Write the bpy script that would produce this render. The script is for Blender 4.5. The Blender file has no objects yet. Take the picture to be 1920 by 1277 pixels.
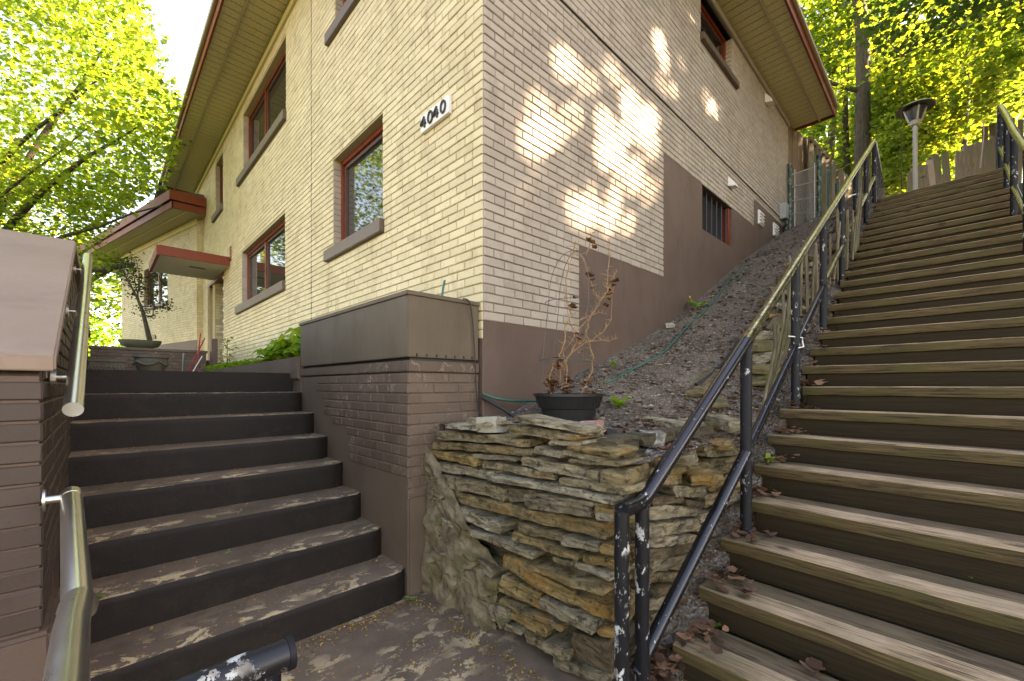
import bpy, bmesh, math, random
import numpy as np
from mathutils import Vector, Matrix, Quaternion, noise
random.seed(7); rng = np.random.default_rng(11)
R = math.radians
SC = bpy.context.scene
COL = SC.collection

# ---------------------------------------------------------------- camera
FPX, CU, CV = 797.0, 960.0, 723.0
CAM = Vector((-1.99, -2.346, 1.34))
cc, ss = .717, .697
_n = math.hypot(cc, ss); cc /= _n; ss /= _n
cam = bpy.data.cameras.new('camera'); camo = bpy.data.objects.new('camera', cam); COL.objects.link(camo)
cam.sensor_width = 36; cam.lens = FPX/1920*36
cam.shift_y = (CV-638.5)/1920
cam.clip_start = .02; cam.clip_end = 600
camo.location = CAM
camo.rotation_euler = (R(90), 0, math.atan2(cc, ss)-R(90))
SC.camera = camo

def ray(u, v):
    a = (u-CU)/FPX; b = -(v-CV)/FPX
    return (cc*a+ss, -ss*a+cc, b)
def at(u, v, X=None, Y=None, Z=None, D=None):
    """measured point of the photograph brought back to a plane of the real place"""
    d = ray(u, v)
    if X is not None: t = (X-CAM.x)/d[0]
    elif Y is not None: t = (Y-CAM.y)/d[1]
    elif Z is not None: t = (Z-CAM.z)/d[2]
    else: t = D
    return Vector((CAM.x+t*d[0], CAM.y+t*d[1], CAM.z+t*d[2]))

# ---------------------------------------------------------------- world, sun, exposure
SUN_AZ = math.atan2(.74, -.67)      # clockwise from +Y
SUN_EL = R(31)
SUN = Vector((math.sin(SUN_AZ)*math.cos(SUN_EL), math.cos(SUN_AZ)*math.cos(SUN_EL), math.sin(SUN_EL)))
W = bpy.data.worlds.new('World'); SC.world = W; W.use_nodes = True
wn = W.node_tree.nodes; wl = W.node_tree.links
for n in list(wn): wn.remove(n)
sky = wn.new('ShaderNodeTexSky'); sky.sky_type = 'NISHITA'; sky.sun_disc = False
sky.sun_elevation = SUN_EL; sky.sun_rotation = SUN_AZ; sky.dust_density = .5; sky.ozone_density = 2.0; sky.air_density = 1.0
bg = wn.new('ShaderNodeBackground'); bg.inputs[1].default_value = .07
wo = wn.new('ShaderNodeOutputWorld')
wl.new(sky.outputs[0], bg.inputs[0]); wl.new(bg.outputs[0], wo.inputs[0])
sl = bpy.data.lights.new('sun', 'SUN'); sl.energy = 3.8; sl.angle = R(.95); sl.color = (1, .93, .8)
so = bpy.data.objects.new('sun', sl); COL.objects.link(so)
so.rotation_euler = SUN.to_track_quat('Z', 'Y').to_euler(); so.location = (20, -10, 20)
SC.view_settings.view_transform = 'Standard'; SC.view_settings.look = 'None'
SC.view_settings.exposure = 3.78; SC.view_settings.use_white_balance = True; SC.view_settings.white_balance_temperature = 9800; SC.view_settings.white_balance_tint = 24; SC.view_settings.gamma = 1
SC.render.engine = 'CYCLES'
SC.cycles.use_denoising = True
SC.cycles.max_bounces = 8; SC.cycles.diffuse_bounces = 5; SC.cycles.transmission_bounces = 6

# ---------------------------------------------------------------- material helpers
MATS = {}
class NT:
    def __init__(s, name):
        s.m = bpy.data.materials.new(name); s.m.use_nodes = True
        s.t = s.m.node_tree; s.N = s.t.nodes; s.L = s.t.links
        s.b = s.N['Principled BSDF']
        s.pos = s.N.new('ShaderNodeNewGeometry')
        MATS[name] = s.m
    def val(s, x, sock):
        if isinstance(x, (int, float)): sock.default_value = x
        elif isinstance(x, (tuple, list)): sock.default_value = tuple(x)+((1,) if len(x) == 3 and len(sock.default_value) == 4 else ())
        else: s.L.new(x, sock)
    def vec(s, scale=(1, 1, 1), rot=(0, 0, 0), src=None):
        n = s.N.new('ShaderNodeMapping'); n.inputs['Scale'].default_value = scale; n.inputs['Rotation'].default_value = rot
        s.L.new(src or s.pos.outputs['Position'], n.inputs[0]); return n.outputs[0]
    def objc(s):
        n = s.N.new('ShaderNodeTexCoord'); return n.outputs['Object']
    def noise(s, scale, detail=4, rough=.55, vec=None, dist=0):
        n = s.N.new('ShaderNodeTexNoise'); n.inputs['Scale'].default_value = scale
        n.inputs['Detail'].default_value = detail; n.inputs['Roughness'].default_value = rough
        n.inputs['Distortion'].default_value = dist
        s.L.new(vec or s.pos.outputs['Position'], n.inputs['Vector']); return n.outputs[0]
    def voro(s, scale, vec=None, feat='F1', out=0):
        n = s.N.new('ShaderNodeTexVoronoi'); n.feature = feat; n.inputs['Scale'].default_value = scale
        s.L.new(vec or s.pos.outputs['Position'], n.inputs['Vector']); return n.outputs[out]
    def ramp(s, fac, stops, interp='LINEAR'):
        n = s.N.new('ShaderNodeValToRGB'); cr = n.color_ramp; cr.interpolation = interp
        while len(cr.elements) < len(stops): cr.elements.new(.5)
        for e, (p, c) in zip(cr.elements, stops):
            e.position = p; e.color = (c, c, c, 1) if isinstance(c, (int, float)) else (*c, 1)
        s.L.new(fac, n.inputs[0]); return n.outputs[0]
    def mix(s, f, a, b, mode='MIX'):
        n = s.N.new('ShaderNodeMix'); n.data_type = 'RGBA'; n.blend_type = mode
        s.val(f, n.inputs[0]); s.val(a, n.inputs[6]); s.val(b, n.inputs[7]); return n.outputs[2]
    def math(s, op, a, b=0.0):
        n = s.N.new('ShaderNodeMath'); n.operation = op; s.val(a, n.inputs[0]); s.val(b, n.inputs[1]); return n.outputs[0]
    def nz(s):
        n = s.N.new('ShaderNodeSeparateXYZ'); s.L.new(s.pos.outputs['Normal'], n.inputs[0]); return n.outputs[2]
    def rand(s):
        n = s.N.new('ShaderNodeObjectInfo')
        return s.math('FRACT', s.math('ADD', n.outputs['Random'], s.pos.outputs['Random Per Island']))
    def bump(s, h, strength=.3, dist=.01):
        n = s.N.new('ShaderNodeBump'); n.inputs['Strength'].default_value = strength; n.inputs['Distance'].default_value = dist
        s.L.new(h, n.inputs['Height']); s.L.new(n.outputs[0], s.b.inputs['Normal'])
    def out(s, col=None, rough=.7, metal=0, spec=None):
        if col is not None: s.val(col, s.b.inputs['Base Color'])
        s.val(rough, s.b.inputs['Roughness']); s.val(metal, s.b.inputs['Metallic'])
        if spec is not None: s.b.inputs['Specular IOR Level'].default_value = spec
        return s.m

def m_paint_brick(name, c, c2, dirt):
    t = NT(name)
    n1 = t.noise(1.3, 5); n2 = t.noise(60, 3); r = t.rand()
    col = t.mix(t.ramp(n1, [(.3, 0), (.7, 1)]), c, c2)
    col = t.mix(t.math('MULTIPLY', t.ramp(r, [(.3, 0), (1, 1)]), .45), col, tuple(x*.72 for x in c))
    st = t.ramp(t.noise(5, 6, .7, t.vec((1, 1, .5))), [(.52, 0), (.72, 1)])
    col = t.mix(t.math('MULTIPLY', st, .6), col, dirt)
    sp = t.ramp(t.noise(45, 4, .6), [(.66, 0), (.70, .6)]); col = t.mix(sp, col, dirt)
    if .1 < c[0] < .2:
        ln = t.ramp(t.noise(4.5, 6, .62, None, .4), [(.488, 0), (.497, 1), (.503, 1), (.512, 0)])
        col = t.mix(t.math('MULTIPLY', ln, t.ramp(t.noise(2.2, 3), [(.44, 0), (.56, .85)])), col, (.34, .25, .19))
    t.bump(t.math('ADD', t.math('MULTIPLY', t.noise(9, 2), .8), t.math('MULTIPLY', n2, .5)), .35, .006)
    return t.out(col, .55, 0, .3)
m_paint_brick('cream_paint_lit', (.58, .475, .28), (.66, .55, .34), (.32, .22, .12))  # front wall cream, yellow foliage bounce light mixed into the colour
m_paint_brick('cream_paint_shaded', (.355, .292, .228), (.425, .355, .282), (.20, .15, .11))  # same cream paint, darker and greyer: side wall's shade put into the colour
m_paint_brick('brown_paint_dark', (.070, .047, .035), (.090, .061, .046), (.042, .029, .022))  # brown_paint in a darker tone, for the parapet wall bricks
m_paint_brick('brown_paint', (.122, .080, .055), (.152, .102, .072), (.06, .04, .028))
t = NT('cream_mortar_lit'); t.bump(t.noise(80, 3), .4, .004); t.out(t.mix(t.noise(6), (.36, .30, .16), (.45, .38, .21)), .85)  # front mortar, tinted with the same yellow light as its bricks
t = NT('cream_mortar_shaded'); t.bump(t.noise(80, 3), .4, .004); t.out(t.mix(t.noise(6), (.21, .168, .13), (.28, .228, .18)), .85)  # same mortar with the side wall's shade painted in

def m_concrete(name, c, c2, b=.4, pits=True):
    t = NT(name)
    col = t.mix(t.ramp(t.noise(2.2, 6, .6), [(.3, 0), (.7, 1)]), c, c2)
    if pits:
        p = t.ramp(t.voro(9), [(.0, 1), (.06, 0)])
        col = t.mix(t.math('MULTIPLY', p, .75), col, tuple(x*.3 for x in c))
    stn = t.ramp(t.noise(3.5, 7, .65, t.vec((1, 1, .35))), [(.5, 0), (.7, .45)]); col = t.mix(stn, col, tuple(x*.62 for x in c))
    sc = t.ramp(t.noise(30, 6, .75), [(.66, 0), (.69, .5)]); col = t.mix(sc, col, tuple(min(1, x*2.2) for x in c))
    h = t.math('ADD', t.noise(35, 5), t.math('MULTIPLY', t.noise(5, 3), 2))
    t.bump(h, b, .008)
    return t.out(col, .6, 0, .3)
m_concrete('brown_render', (.108, .068, .049), (.138, .089, .066))
m_concrete('brown_smooth', (.122, .084, .057), (.148, .104, .073), .15, False)
m_concrete('coping_paint', (.25, .168, .118), (.295, .205, .146), .15)
m_concrete('box_metal', (.110, .078, .048), (.136, .098, .062), .12, False)
# peeling painted concrete of steps and landing
t = NT('peeling_paint')
nz = t.ramp(t.nz(), [(.5, 0), (.85, 1)])
v = t.vec((1, 1, 1))
pe = t.math('MULTIPLY', t.ramp(t.noise(1.7, 3, .6, t.vec((.8, 1.3, 1))), [(.42, 0), (.52, 1)]), t.ramp(t.noise(10, 10, .74, t.vec((.8, 1.1, 1)), .4), [(.525, 0), (.535, 1)]))
sx = t.N.new('ShaderNodeSeparateXYZ'); t.L.new(t.pos.outputs['Position'], sx.inputs[0])
fr = t.math('FRACT', t.math('DIVIDE', t.math('SUBTRACT', sx.outputs[1], .03), .318))
onst = t.ramp(t.math('MULTIPLY', sx.outputs[1], 10), [(.2, 0), (.5, 1)])
edgew = t.ramp(fr, [(.0, .95), (.35, .9), (.6, .15), (1, 0)])
gate = t.mix(onst, (.75,)*3, edgew)
dust = t.math('MULTIPLY', nz, t.ramp(t.noise(3, 5), [(.3, .45), (.7, .9)]))
col = t.mix(t.noise(7, 4), (.011, .008, .006), (.024, .016, .012))
col = t.mix(dust, col, (.225, .155, .105))
col = t.mix(t.math('MULTIPLY', t.ramp(t.noise(40, 5, .7), [(.6, 0), (.7, .5)]), t.math('ADD', t.math('MULTIPLY', nz, .85), .15)), col, (.24, .17, .10))
pe2 = t.math('MULTIPLY', t.math('MULTIPLY', pe, gate), t.math('ADD', t.math('MULTIPLY', nz, .97), .01))
col = t.mix(pe2, col, (.62, .46, .26))
t.bump(t.math('SUBTRACT', t.math('ADD', t.noise(28, 5), t.math('MULTIPLY', t.noise(6, 4, .6), .7)), t.math('MULTIPLY', pe, .9)), .3, .008)
t.out(col, t.mix(pe2, t.mix(nz, (.62,)*3, (.75,)*3), (.85,)*3), 0, .22)
# weathered tread timber : grain along local Y
def m_tread(name, ta, tb, tw, wf):
    t = NT(name)
    oc = t.objc()
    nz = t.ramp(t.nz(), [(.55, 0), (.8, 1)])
    rnd = t.N.new('ShaderNodeObjectInfo').outputs['Random']
    off = t.N.new('ShaderNodeCombineXYZ'); t.L.new(t.math('MULTIPLY', rnd, 40), off.inputs[0]); t.L.new(t.math('MULTIPLY', rnd, 17), off.inputs[1])
    ad = t.N.new('ShaderNodeVectorMath'); ad.operation = 'ADD'; t.L.new(oc, ad.inputs[0]); t.L.new(off.outputs[0], ad.inputs[1])
    g = t.noise(9, 7, .65, t.vec((9, .45, 9), src=ad.outputs[0]), .6)
    g2 = t.noise(30, 3, .6, t.vec((3, .12, 3), src=ad.outputs[0]), .2)
    top = t.mix(t.ramp(t.math('ADD', t.math('MULTIPLY', g, .6), t.math('MULTIPLY', g2, .4)), [(.40, 0), (.56, 1)]), ta, tb)
    top = t.mix(t.ramp(t.noise(2.5, 3, .5, ad.outputs[0]), [(.5, 0), (.66, .6)]), top, (.12, .092, .042))
    sp_ = t.N.new('ShaderNodeSeparateXYZ'); t.L.new(oc, sp_.inputs[0])
    wear = t.math('MULTIPLY', t.ramp(t.math('ADD', sp_.outputs[1], .5), [(.35, 1), (.98, 1), (1.0, 1)]), t.ramp(t.noise(3.5, 5, .6, ad.outputs[0]), [(.35, 0), (.6, 1)]))
    edge = t.ramp(t.math('MULTIPLY', sp_.outputs[1], 1.0), [(.45, 0), (.85, 1)])
    top = t.mix(t.math('MULTIPLY', wear, wf), top, tw)
    top = t.mix(t.math('MULTIPLY', edge, .6), top, (.10, .085, .04))
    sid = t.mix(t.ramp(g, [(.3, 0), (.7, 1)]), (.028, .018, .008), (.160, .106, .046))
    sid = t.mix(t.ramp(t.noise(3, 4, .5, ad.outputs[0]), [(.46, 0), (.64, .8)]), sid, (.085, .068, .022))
    crk = t.ramp(t.noise(22, 4, .6, t.vec((5, .16, 5), src=ad.outputs[0]), .3), [(.585, 0), (.63, .85)])
    kn = t.ramp(t.voro(2.0, t.vec((2.0, 1.3, 2.0), src=ad.outputs[0])), [(.05, 1), (.13, 0)])
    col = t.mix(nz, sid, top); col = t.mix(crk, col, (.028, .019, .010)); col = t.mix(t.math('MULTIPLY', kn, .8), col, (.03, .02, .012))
    t.bump(t.math('ADD', g, t.math('MULTIPLY', g2, .8)), .7, .008); t.out(col, .75, 0, .25)
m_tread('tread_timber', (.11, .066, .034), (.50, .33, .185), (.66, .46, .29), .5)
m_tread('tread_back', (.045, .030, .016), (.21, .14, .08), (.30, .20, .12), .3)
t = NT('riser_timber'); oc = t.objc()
g = t.noise(8, 6, .6, t.vec((9, .4, 9), src=oc), .5)
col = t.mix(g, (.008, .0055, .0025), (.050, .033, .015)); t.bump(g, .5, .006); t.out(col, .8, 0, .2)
def m_board(name, a, b, gr=None):
    t = NT(name); r = t.rand()
    g = t.noise(7, 7, .65, t.vec((6, 6, .5)), .8)
    col = t.mix(t.ramp(g, [(.35, 0), (.65, 1)]), a, b)
    col = t.mix(t.math('MULTIPLY', r, .5), col, tuple(x*.6 for x in a))
    if gr: col = t.mix(t.ramp(t.noise(2.5, 3), [(.45, 0), (.65, .75)]), col, gr)
    t.bump(g, .5, .01); t.out(col, .8, 0, .2)
m_board('cedar_board', (.13, .085, .05), (.25, .175, .11))
m_board('grey_board', (.17, .13, .10), (.34, .28, .21), (.16, .17, .09))
m_board('pale_board', (.36, .28, .22), (.5, .40, .32))
m_board('picket_wood', (.10, .08, .05), (.25, .21, .14), (.11, .115, .05))
# metal
t = NT('chipped_black')
ch = t.ramp(t.noise(26, 6, .72, t.vec((1, 1, .7)), .3), [(.60, 0), (.61, 1)])
big = t.ramp(t.noise(6, 3), [(.44, 0), (.58, 1)])
chm = t.math('MULTIPLY', ch, big)
t.bump(t.math('MULTIPLY', chm, -1), .4, .003)
t.out(t.mix(chm, (.010, .010, .012), (.55, .56, .52)), t.mix(chm, (.55,)*3, (.8,)*3), 0, .25)
t = NT('heavy_chipped')
ch = t.ramp(t.noise(22, 7, .72, t.vec((1, 1, .6)), .3), [(.565, 0), (.575, 1)]); chm = t.math('MULTIPLY', ch, t.ramp(t.noise(9, 3), [(.42, 0), (.54, 1)]))
col = t.mix(t.ramp(t.noise(30, 4), [(.5, 0), (.6, 1)]), (.50, .51, .47), (.30, .27, .22))
t.bump(t.math('MULTIPLY', chm, -1), .5, .003); t.out(t.mix(chm, (.010, .010, .012), col), t.mix(chm, (.35,)*3, (.85,)*3), 0, .4)
t = NT('black_rail')
ch = t.ramp(t.noise(38, 6, .72), [(.625, 0), (.64, 1)]); chm = t.math('MULTIPLY', ch, t.ramp(t.noise(6, 2), [(.45, 0), (.6, 1)]))
t.out(t.mix(chm, (.009, .009, .011), (.5, .5, .47)), t.mix(chm, (.25,)*3, (.8,)*3), 0, .55)
t = NT('worn_rail'); w = t.ramp(t.noise(16, 5, .6, t.vec((1, 4, 4))), [(.35, 0), (.6, 1)])
t.out(t.mix(w, (.03, .027, .018), (.46, .39, .18)), .26, .9)
t = NT('brushed_steel'); g = t.noise(14, 4, .6, t.vec((1, .6, 1)))
t.out(t.mix(g, (.66, .63, .55), (.78, .75, .67)), t.mix(g, (.24,)*3, (.34,)*3), 1)
t = NT('dark_pipe'); t.out((.012, .013, .015), .35, 0, .5)
t = NT('galvanised'); t.out(t.mix(t.noise(20), (.25, .26, .25), (.42, .43, .42)), .5, .8)
t = NT('green_paint'); t.out(t.mix(t.ramp(t.noise(12, 5, .6), [(.5, 0), (.6, 1)]), (.012, .05, .03), (.13, .17, .14)), .45)
t = NT('red_timber'); g = t.noise(10, 4, .5, t.vec((1, 1, 1)))
t.out(t.mix(g, (.125, .020, .008), (.24, .042, .016)), .3, 0, .5)
t = NT('red_metal'); t.out(t.mix(t.noise(3), (.16, .028, .010), (.23, .045, .016)), .55, 0, .3)
t = NT('sash_timber'); t.out(t.mix(t.noise(9), (.055, .022, .012), (.12, .05, .025)), .4)
t = NT('sill_paint'); t.bump(t.noise(40, 3), .2, .003); t.out(t.mix(t.noise(5), (.105, .068, .046), (.132, .088, .062)), .5)
t = NT('soffit_metal'); w = t.voro(70); 
t.bump(t.ramp(w, [(.25, 0), (.4, 1)]), .5, .004); t.out(t.mix(t.ramp(w, [(.2, 0), (.36, 1)]), (.26, .22, .11), (.56, .49, .26)), .5)
t = NT('soffit_plain'); t.out(t.mix(t.noise(3), (.36, .31, .18), (.44, .38, .23)), .5)
t = NT('trim_paint_lit'); t.out(t.mix(t.noise(3), (.58, .50, .24), (.66, .58, .30)), .45)  # front trim, yellow light of that side painted into the colour
t = NT('trim_paint_shaded'); t.out(t.mix(t.noise(3), (.27, .225, .18), (.33, .28, .225)), .5)  # same trim, darkened in colour for the shaded side wall
t = NT('roof_shingle'); t.out(t.mix(t.noise(8), (.05, .045, .04), (.1, .09, .08)), .9)
t = NT('white_paint'); t.out(t.mix(t.noise(8, 5), (.62, .6, .54), (.8, .78, .74)), .5)
t = NT('plaster_white'); t.out(t.mix(t.noise(4, 5), (.50, .47, .40), (.62, .58, .5)), .6)
t = NT('black_mark'); t.out((.02, .022, .02), .4)
t = NT('zip_white'); t.out((.75, .74, .72), .5)
t = NT('window_glass'); t.out((.022, .022, .018), .03, 0, 1.0); t.b.inputs['IOR'].default_value = 1.9
t = NT('dark_room'); t.out((.012, .011, .01), .9)
t = NT('blind_cloth'); t.out((.12, .11, .09), .8)
t = NT('hose_green'); t.out((.008, .10, .065), .4)
t = NT('rubber_black'); t.out((.012, .012, .012), .5)
t = NT('pot_plastic'); t.out((.016, .016, .015), .45, 0, .4)
t = NT('wire_grey'); t.out((.09, .10, .09), .5, .5)
t = NT('dry_stem'); t.bump(t.noise(60), .4, .003); t.out(t.mix(t.noise(14, 4), (.20, .095, .035), (.42, .26, .12)), .7)
t = NT('dry_leaf'); t.out(t.mix(t.rand(), (.10, .042, .018), (.30, .15, .07)), .75)
t = NT('litter_leaf'); t.out(t.mix(t.rand(), (.055, .022, .011), (.22, .105, .05)), .7)
t = NT('red_plastic'); t.out((.35, .008, .01), .35)
t = NT('yellow_petal'); t.out((.8, .52, .01), .5)
t = NT('lamp_cream'); t.out(t.mix(t.noise(6), (.30, .26, .19), (.42, .37, .28)), .4)
t = NT('lamp_dark'); t.out((.03, .027, .022), .45)
t = NT('lamp_glass'); t.out((.35, .33, .28), .15, 0, .6)
t = NT('urn_stone'); t.bump(t.noise(30, 5), .5, .01); t.out(t.mix(t.noise(5), (.10, .085, .06), (.17, .15, .11)), .8)
t = NT('moss_stone'); t.bump(t.noise(30, 5), .5, .01); t.out(t.mix(t.noise(7), (.05, .055, .025), (.11, .105, .06)), .85)
# ledge stone: grey to ochre, rust patches, per stone variation
t = NT('ledge_stone'); r = t.rand()
v = t.vec((1, 1, 4))
base = t.ramp(r, [(0, (.20, .14, .075)), (.2, (.56, .46, .29)), (.4, (.34, .24, .11)), (.6, (.68, .58, .40)), (.8, (.42, .31, .15)), (1, (.60, .37, .12))])
n1 = t.noise(13, 7, .62, v); n0 = t.noise(5, 4, .6)
col = t.mix(t.ramp(n1, [(.35, .0), (.65, 1)]), t.mix(.75, base, (.055, .040, .020)), base)
rust = t.math('MULTIPLY', t.ramp(n0, [(.53, 0), (.63, 1)]), t.ramp(r, [(.62, .04), (.85, .8)]))
col = t.mix(t.math('MULTIPLY', rust, .85), col, (.40, .19, .04))
col = t.mix(t.ramp(t.noise(24, 6, .7), [(.36, .85), (.47, 0)]), col, (.05, .036, .018))
gr = t.ramp(t.noise(4, 5, .6, t.vec((1, 1, 1), (1, 2, 0))), [(.52, 0), (.66, .5)])
col = t.mix(gr, col, (.105, .085, .03))
col = t.mix(t.ramp(t.noise(7, 8, .7), [(.64, 0), (.68, .4)]), col, (.48, .45, .37))
t.bump(t.math('ADD', t.math('MULTIPLY', n1, 1.8), t.noise(42, 6, .7)), 1, .03); t.out(col, .8, 0, .25)
t = NT('back_stone'); t.bump(t.noise(20, 5), .8, .02); t.out(t.mix(t.noise(8, 5), (.035, .027, .016), (.13, .105, .065)), .9, 0, .2)
def m_rock(name, a, b, c=None):
    t = NT(name); col = t.mix(t.ramp(t.noise(9, 6, .6), [(.35, 0), (.65, 1)]), a, b)
    if c: col = t.mix(t.ramp(t.noise(22, 4), [(.55, 0), (.62, 1)]), col, c)
    t.bump(t.noise(18, 6, .65), .8, .02); t.out(col, .8, 0, .25)
m_rock('white_rock', (.28, .26, .19), (.40, .37, .29)); m_rock('pink_granite', (.30, .13, .09), (.42, .22, .17), (.58, .46, .40))
m_rock('grey_rock', (.11, .098, .078), (.24, .22, .18), (.40, .38, .33)); m_rock('mossy_rock', (.10, .082, .036), (.18, .145, .068)); m_rock('brown_block', (.085, .06, .05), (.11, .08, .07))
m_rock('rough_mortar', (.09, .066, .036), (.24, .19, .115))
# soil
t = NT('soil')
c = t.mix(t.ramp(t.noise(3, 5), [(.35, 0), (.65, 1)]), (.095, .066, .042), (.20, .15, .105))
vv = t.N.new('ShaderNodeTexVoronoi'); vv.inputs['Scale'].default_value = 55; t.L.new(t.pos.outputs['Position'], vv.inputs['Vector'])
c = t.mix(t.ramp(vv.outputs[1], [(.55, 0), (.8, .8)]), c, (.22, .20, .18))
c = t.mix(t.ramp(t.noise(60, 4), [(.55, 0), (.65, .6)]), c, (.028, .020, .014))
t.bump(t.math('ADD', t.noise(45, 5), vv.outputs[0]), 1, .02); t.out(c, .9, 0, .2)
t = NT('forest_floor'); t.bump(t.noise(6, 5), .8, .1); t.out(t.mix(t.noise(1.2, 5), (.05, .035, .02), (.06, .08, .025)), .95)
t = NT('gravel'); t.out(t.ramp(t.rand(), [(0, (.055, .042, .03)), (.5, (.16, .128, .094)), (.85, (.21, .18, .145)), (1, (.45, .40, .33))]), .8)
t = NT('debris'); t.out(t.ramp(t.rand(), [(0, (.30, .12, .02)), (.5, (.45, .26, .05)), (.9, (.16, .06, .02)), (1, (.5, .42, .06))]), .8)
t = NT('bark'); g = t.noise(6, 6, .65, t.vec((5, 5, .7)), .6)
t.bump(g, 1, .04); t.out(t.mix(t.ramp(g, [(.35, 0), (.65, 1)]), (.028, .021, .012), (.085, .066, .038)), .9)
def m_leaf(name, cols, trans, tf=.5):
    t = NT(name); r = t.rand()
    big = t.noise(.55, 2)
    f = t.math('MULTIPLY_ADD', r, .6) if False else t.math('ADD', t.math('MULTIPLY', r, .55), t.math('MULTIPLY', big, .45))
    c = t.ramp(f, [(.2, cols[0]), (.5, cols[1]), (.8, cols[2])])
    t.out(c, .5, 0, .35)
    tr = t.N.new('ShaderNodeBsdfTranslucent'); c2 = t.ramp(f, [(.2, trans[0]), (.5, trans[1]), (.8, trans[2])]); t.L.new(c2, tr.inputs[0])
    mx = t.N.new('ShaderNodeMixShader'); mx.inputs[0].default_value = tf
    o = t.N['Material Output']
    t.L.new(t.b.outputs[0], mx.inputs[1]); t.L.new(tr.outputs[0], mx.inputs[2]); t.L.new(mx.outputs[0], o.inputs[0])
m_leaf('maple_leaf', [(.03, .075, .012), (.07, .14, .02), (.12, .17, .03)], [(.12, .24, .02), (.30, .46, .04), (.50, .53, .06)], .55)
m_leaf('forest_leaf', [(.02, .05, .01), (.05, .105, .016), (.10, .15, .025)], [(.06, .14, .012), (.26, .38, .03), (.55, .54, .05)], .55)
m_leaf('shade_leaf', [(.03, .07, .012), (.045, .09, .014), (.06, .11, .018)], [(.05, .11, .012), (.08, .16, .015), (.12, .19, .02)], .35)
m_leaf('juniper_leaf', [(.02, .035, .01), (.03, .05, .015), (.04, .06, .02)], [(.02, .05, .01)]*3, .2)
m_leaf('hosta_leaf', [(.08, .22, .015), (.14, .30, .025), (.24, .38, .04)], [(.2, .42, .02), (.3, .5, .03), (.42, .55, .05)], .45)

# ---------------------------------------------------------------- object helpers
def tag(o, label=None, cat=None, group=None, kind=None):
    if label: o['label'] = label
    if cat: o['category'] = cat
    if group: o['group'] = group
    if kind: o['kind'] = kind
    return o
def thing(name, label, cat, loc=(0, 0, 0), rz=0, group=None):
    o = bpy.data.objects.new(name, None); COL.objects.link(o); o.location = loc; o.rotation_euler = (0, 0, rz)
    o.empty_display_size = .1
    return tag(o, label, cat, group)
class MB:
    def __init__(s): s.v = []; s.f = []
    def add(s, vs, fs):
        k = len(s.v); s.v += [tuple(v) for v in vs]; s.f += [tuple(i+k for i in f) for f in fs]; return s
    def box(s, x0, x1, y0, y1, z0, z1):
        return s.add([(x0, y0, z0), (x1, y0, z0), (x1, y1, z0), (x0, y1, z0), (x0, y0, z1), (x1, y0, z1), (x1, y1, z1), (x0, y1, z1)],
                     [(0, 3, 2, 1), (4, 5, 6, 7), (0, 1, 5, 4), (1, 2, 6, 5), (2, 3, 7, 6), (3, 0, 4, 7)])
    def tube(s, pts, r, n=10, caps=True):
        pts = [Vector(p) for p in pts]; rs = r if isinstance(r, (list, tuple)) else [r]*len(pts)
        vs = []; fs = []; up = None
        for i, p in enumerate(pts):
            if i == 0: d = pts[1]-p
            elif i == len(pts)-1: d = p-pts[i-1]
            else: d = (pts[i+1]-p).normalized()+(p-pts[i-1]).normalized()
            d.normalize()
            if up is None: up = d.cross(Vector((0, 0, 1)) if abs(d.z) < .9 else Vector((1, 0, 0))).normalized()
            a = (up-d*up.dot(d)).normalized(); b = d.cross(a); up = a
            k = rs[i]
            if 0 < i < len(pts)-1:
                c = (pts[i+1]-p).normalized().dot((p-pts[i-1]).normalized()); k = rs[i]/max(.5, math.sqrt((1+c)/2))
            for j in range(n):
                t = 2*math.pi*j/n; vs.append(p+a*math.cos(t)*k+b*math.sin(t)*k)
        for i in range(len(pts)-1):
            for j in range(n):
                q = (j+1) % n; fs.append((i*n+j, i*n+q, (i+1)*n+q, (i+1)*n+j))
        if caps: fs.append(tuple(range(n-1, -1, -1))); fs.append(tuple(range((len(pts)-1)*n, len(pts)*n)))
        return s.add(vs, fs)
    def lathe(s, prof, n=20, c=(0, 0, 0), sx=1, sy=1):
        vs = []; fs = []
        for (r, z) in prof:
            for j in range(n):
                t = 2*math.pi*j/n; vs.append((c[0]+r*math.cos(t)*sx, c[1]+r*math.sin(t)*sy, c[2]+z))
        for i in range(len(prof)-1):
            for j in range(n):
                q = (j+1) % n; fs.append((i*n+j, i*n+q, (i+1)*n+q, (i+1)*n+j))
        return s.add(vs, fs)
    def poly(s, pts, ext):
        """prism: polygon pts (3d) extruded by vector ext"""
        n = len(pts); e = Vector(ext); a = [Vector(p) for p in pts]; b = [p+e for p in a]
        return s.add(a+b, [tuple(range(n-1, -1, -1)), tuple(range(n, 2*n))]+[(i, (i+1) % n, n+(i+1) % n, n+i) for i in range(n)])
    def mesh(s, name, m, smooth=False, bevel=0):
        me = bpy.data.meshes.new(name); me.from_pydata(s.v, [], s.f)
        if bevel or True:
            bm = bmesh.new(); bm.from_mesh(me)
            if bevel: bmesh.ops.bevel(bm, geom=[e for e in bm.edges if len(e.link_faces) == 2 and e.calc_face_angle(0) > .5], offset=bevel, segments=2, affect='EDGES', clamp_overlap=True)
            bmesh.ops.recalc_face_normals(bm, faces=bm.faces)
            bm.to_mesh(me); bm.free()
        me.materials.append(MATS[m])
        if smooth:
            me.polygons.foreach_set('use_smooth', [True]*len(me.polygons))
            me.set_sharp_from_angle(angle=R(40))
        return me
    def build(s, name, m, parent=None, smooth=False, bevel=0, **kw):
        return link(name, s.mesh(name, m, smooth, bevel), parent, **kw)
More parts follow.
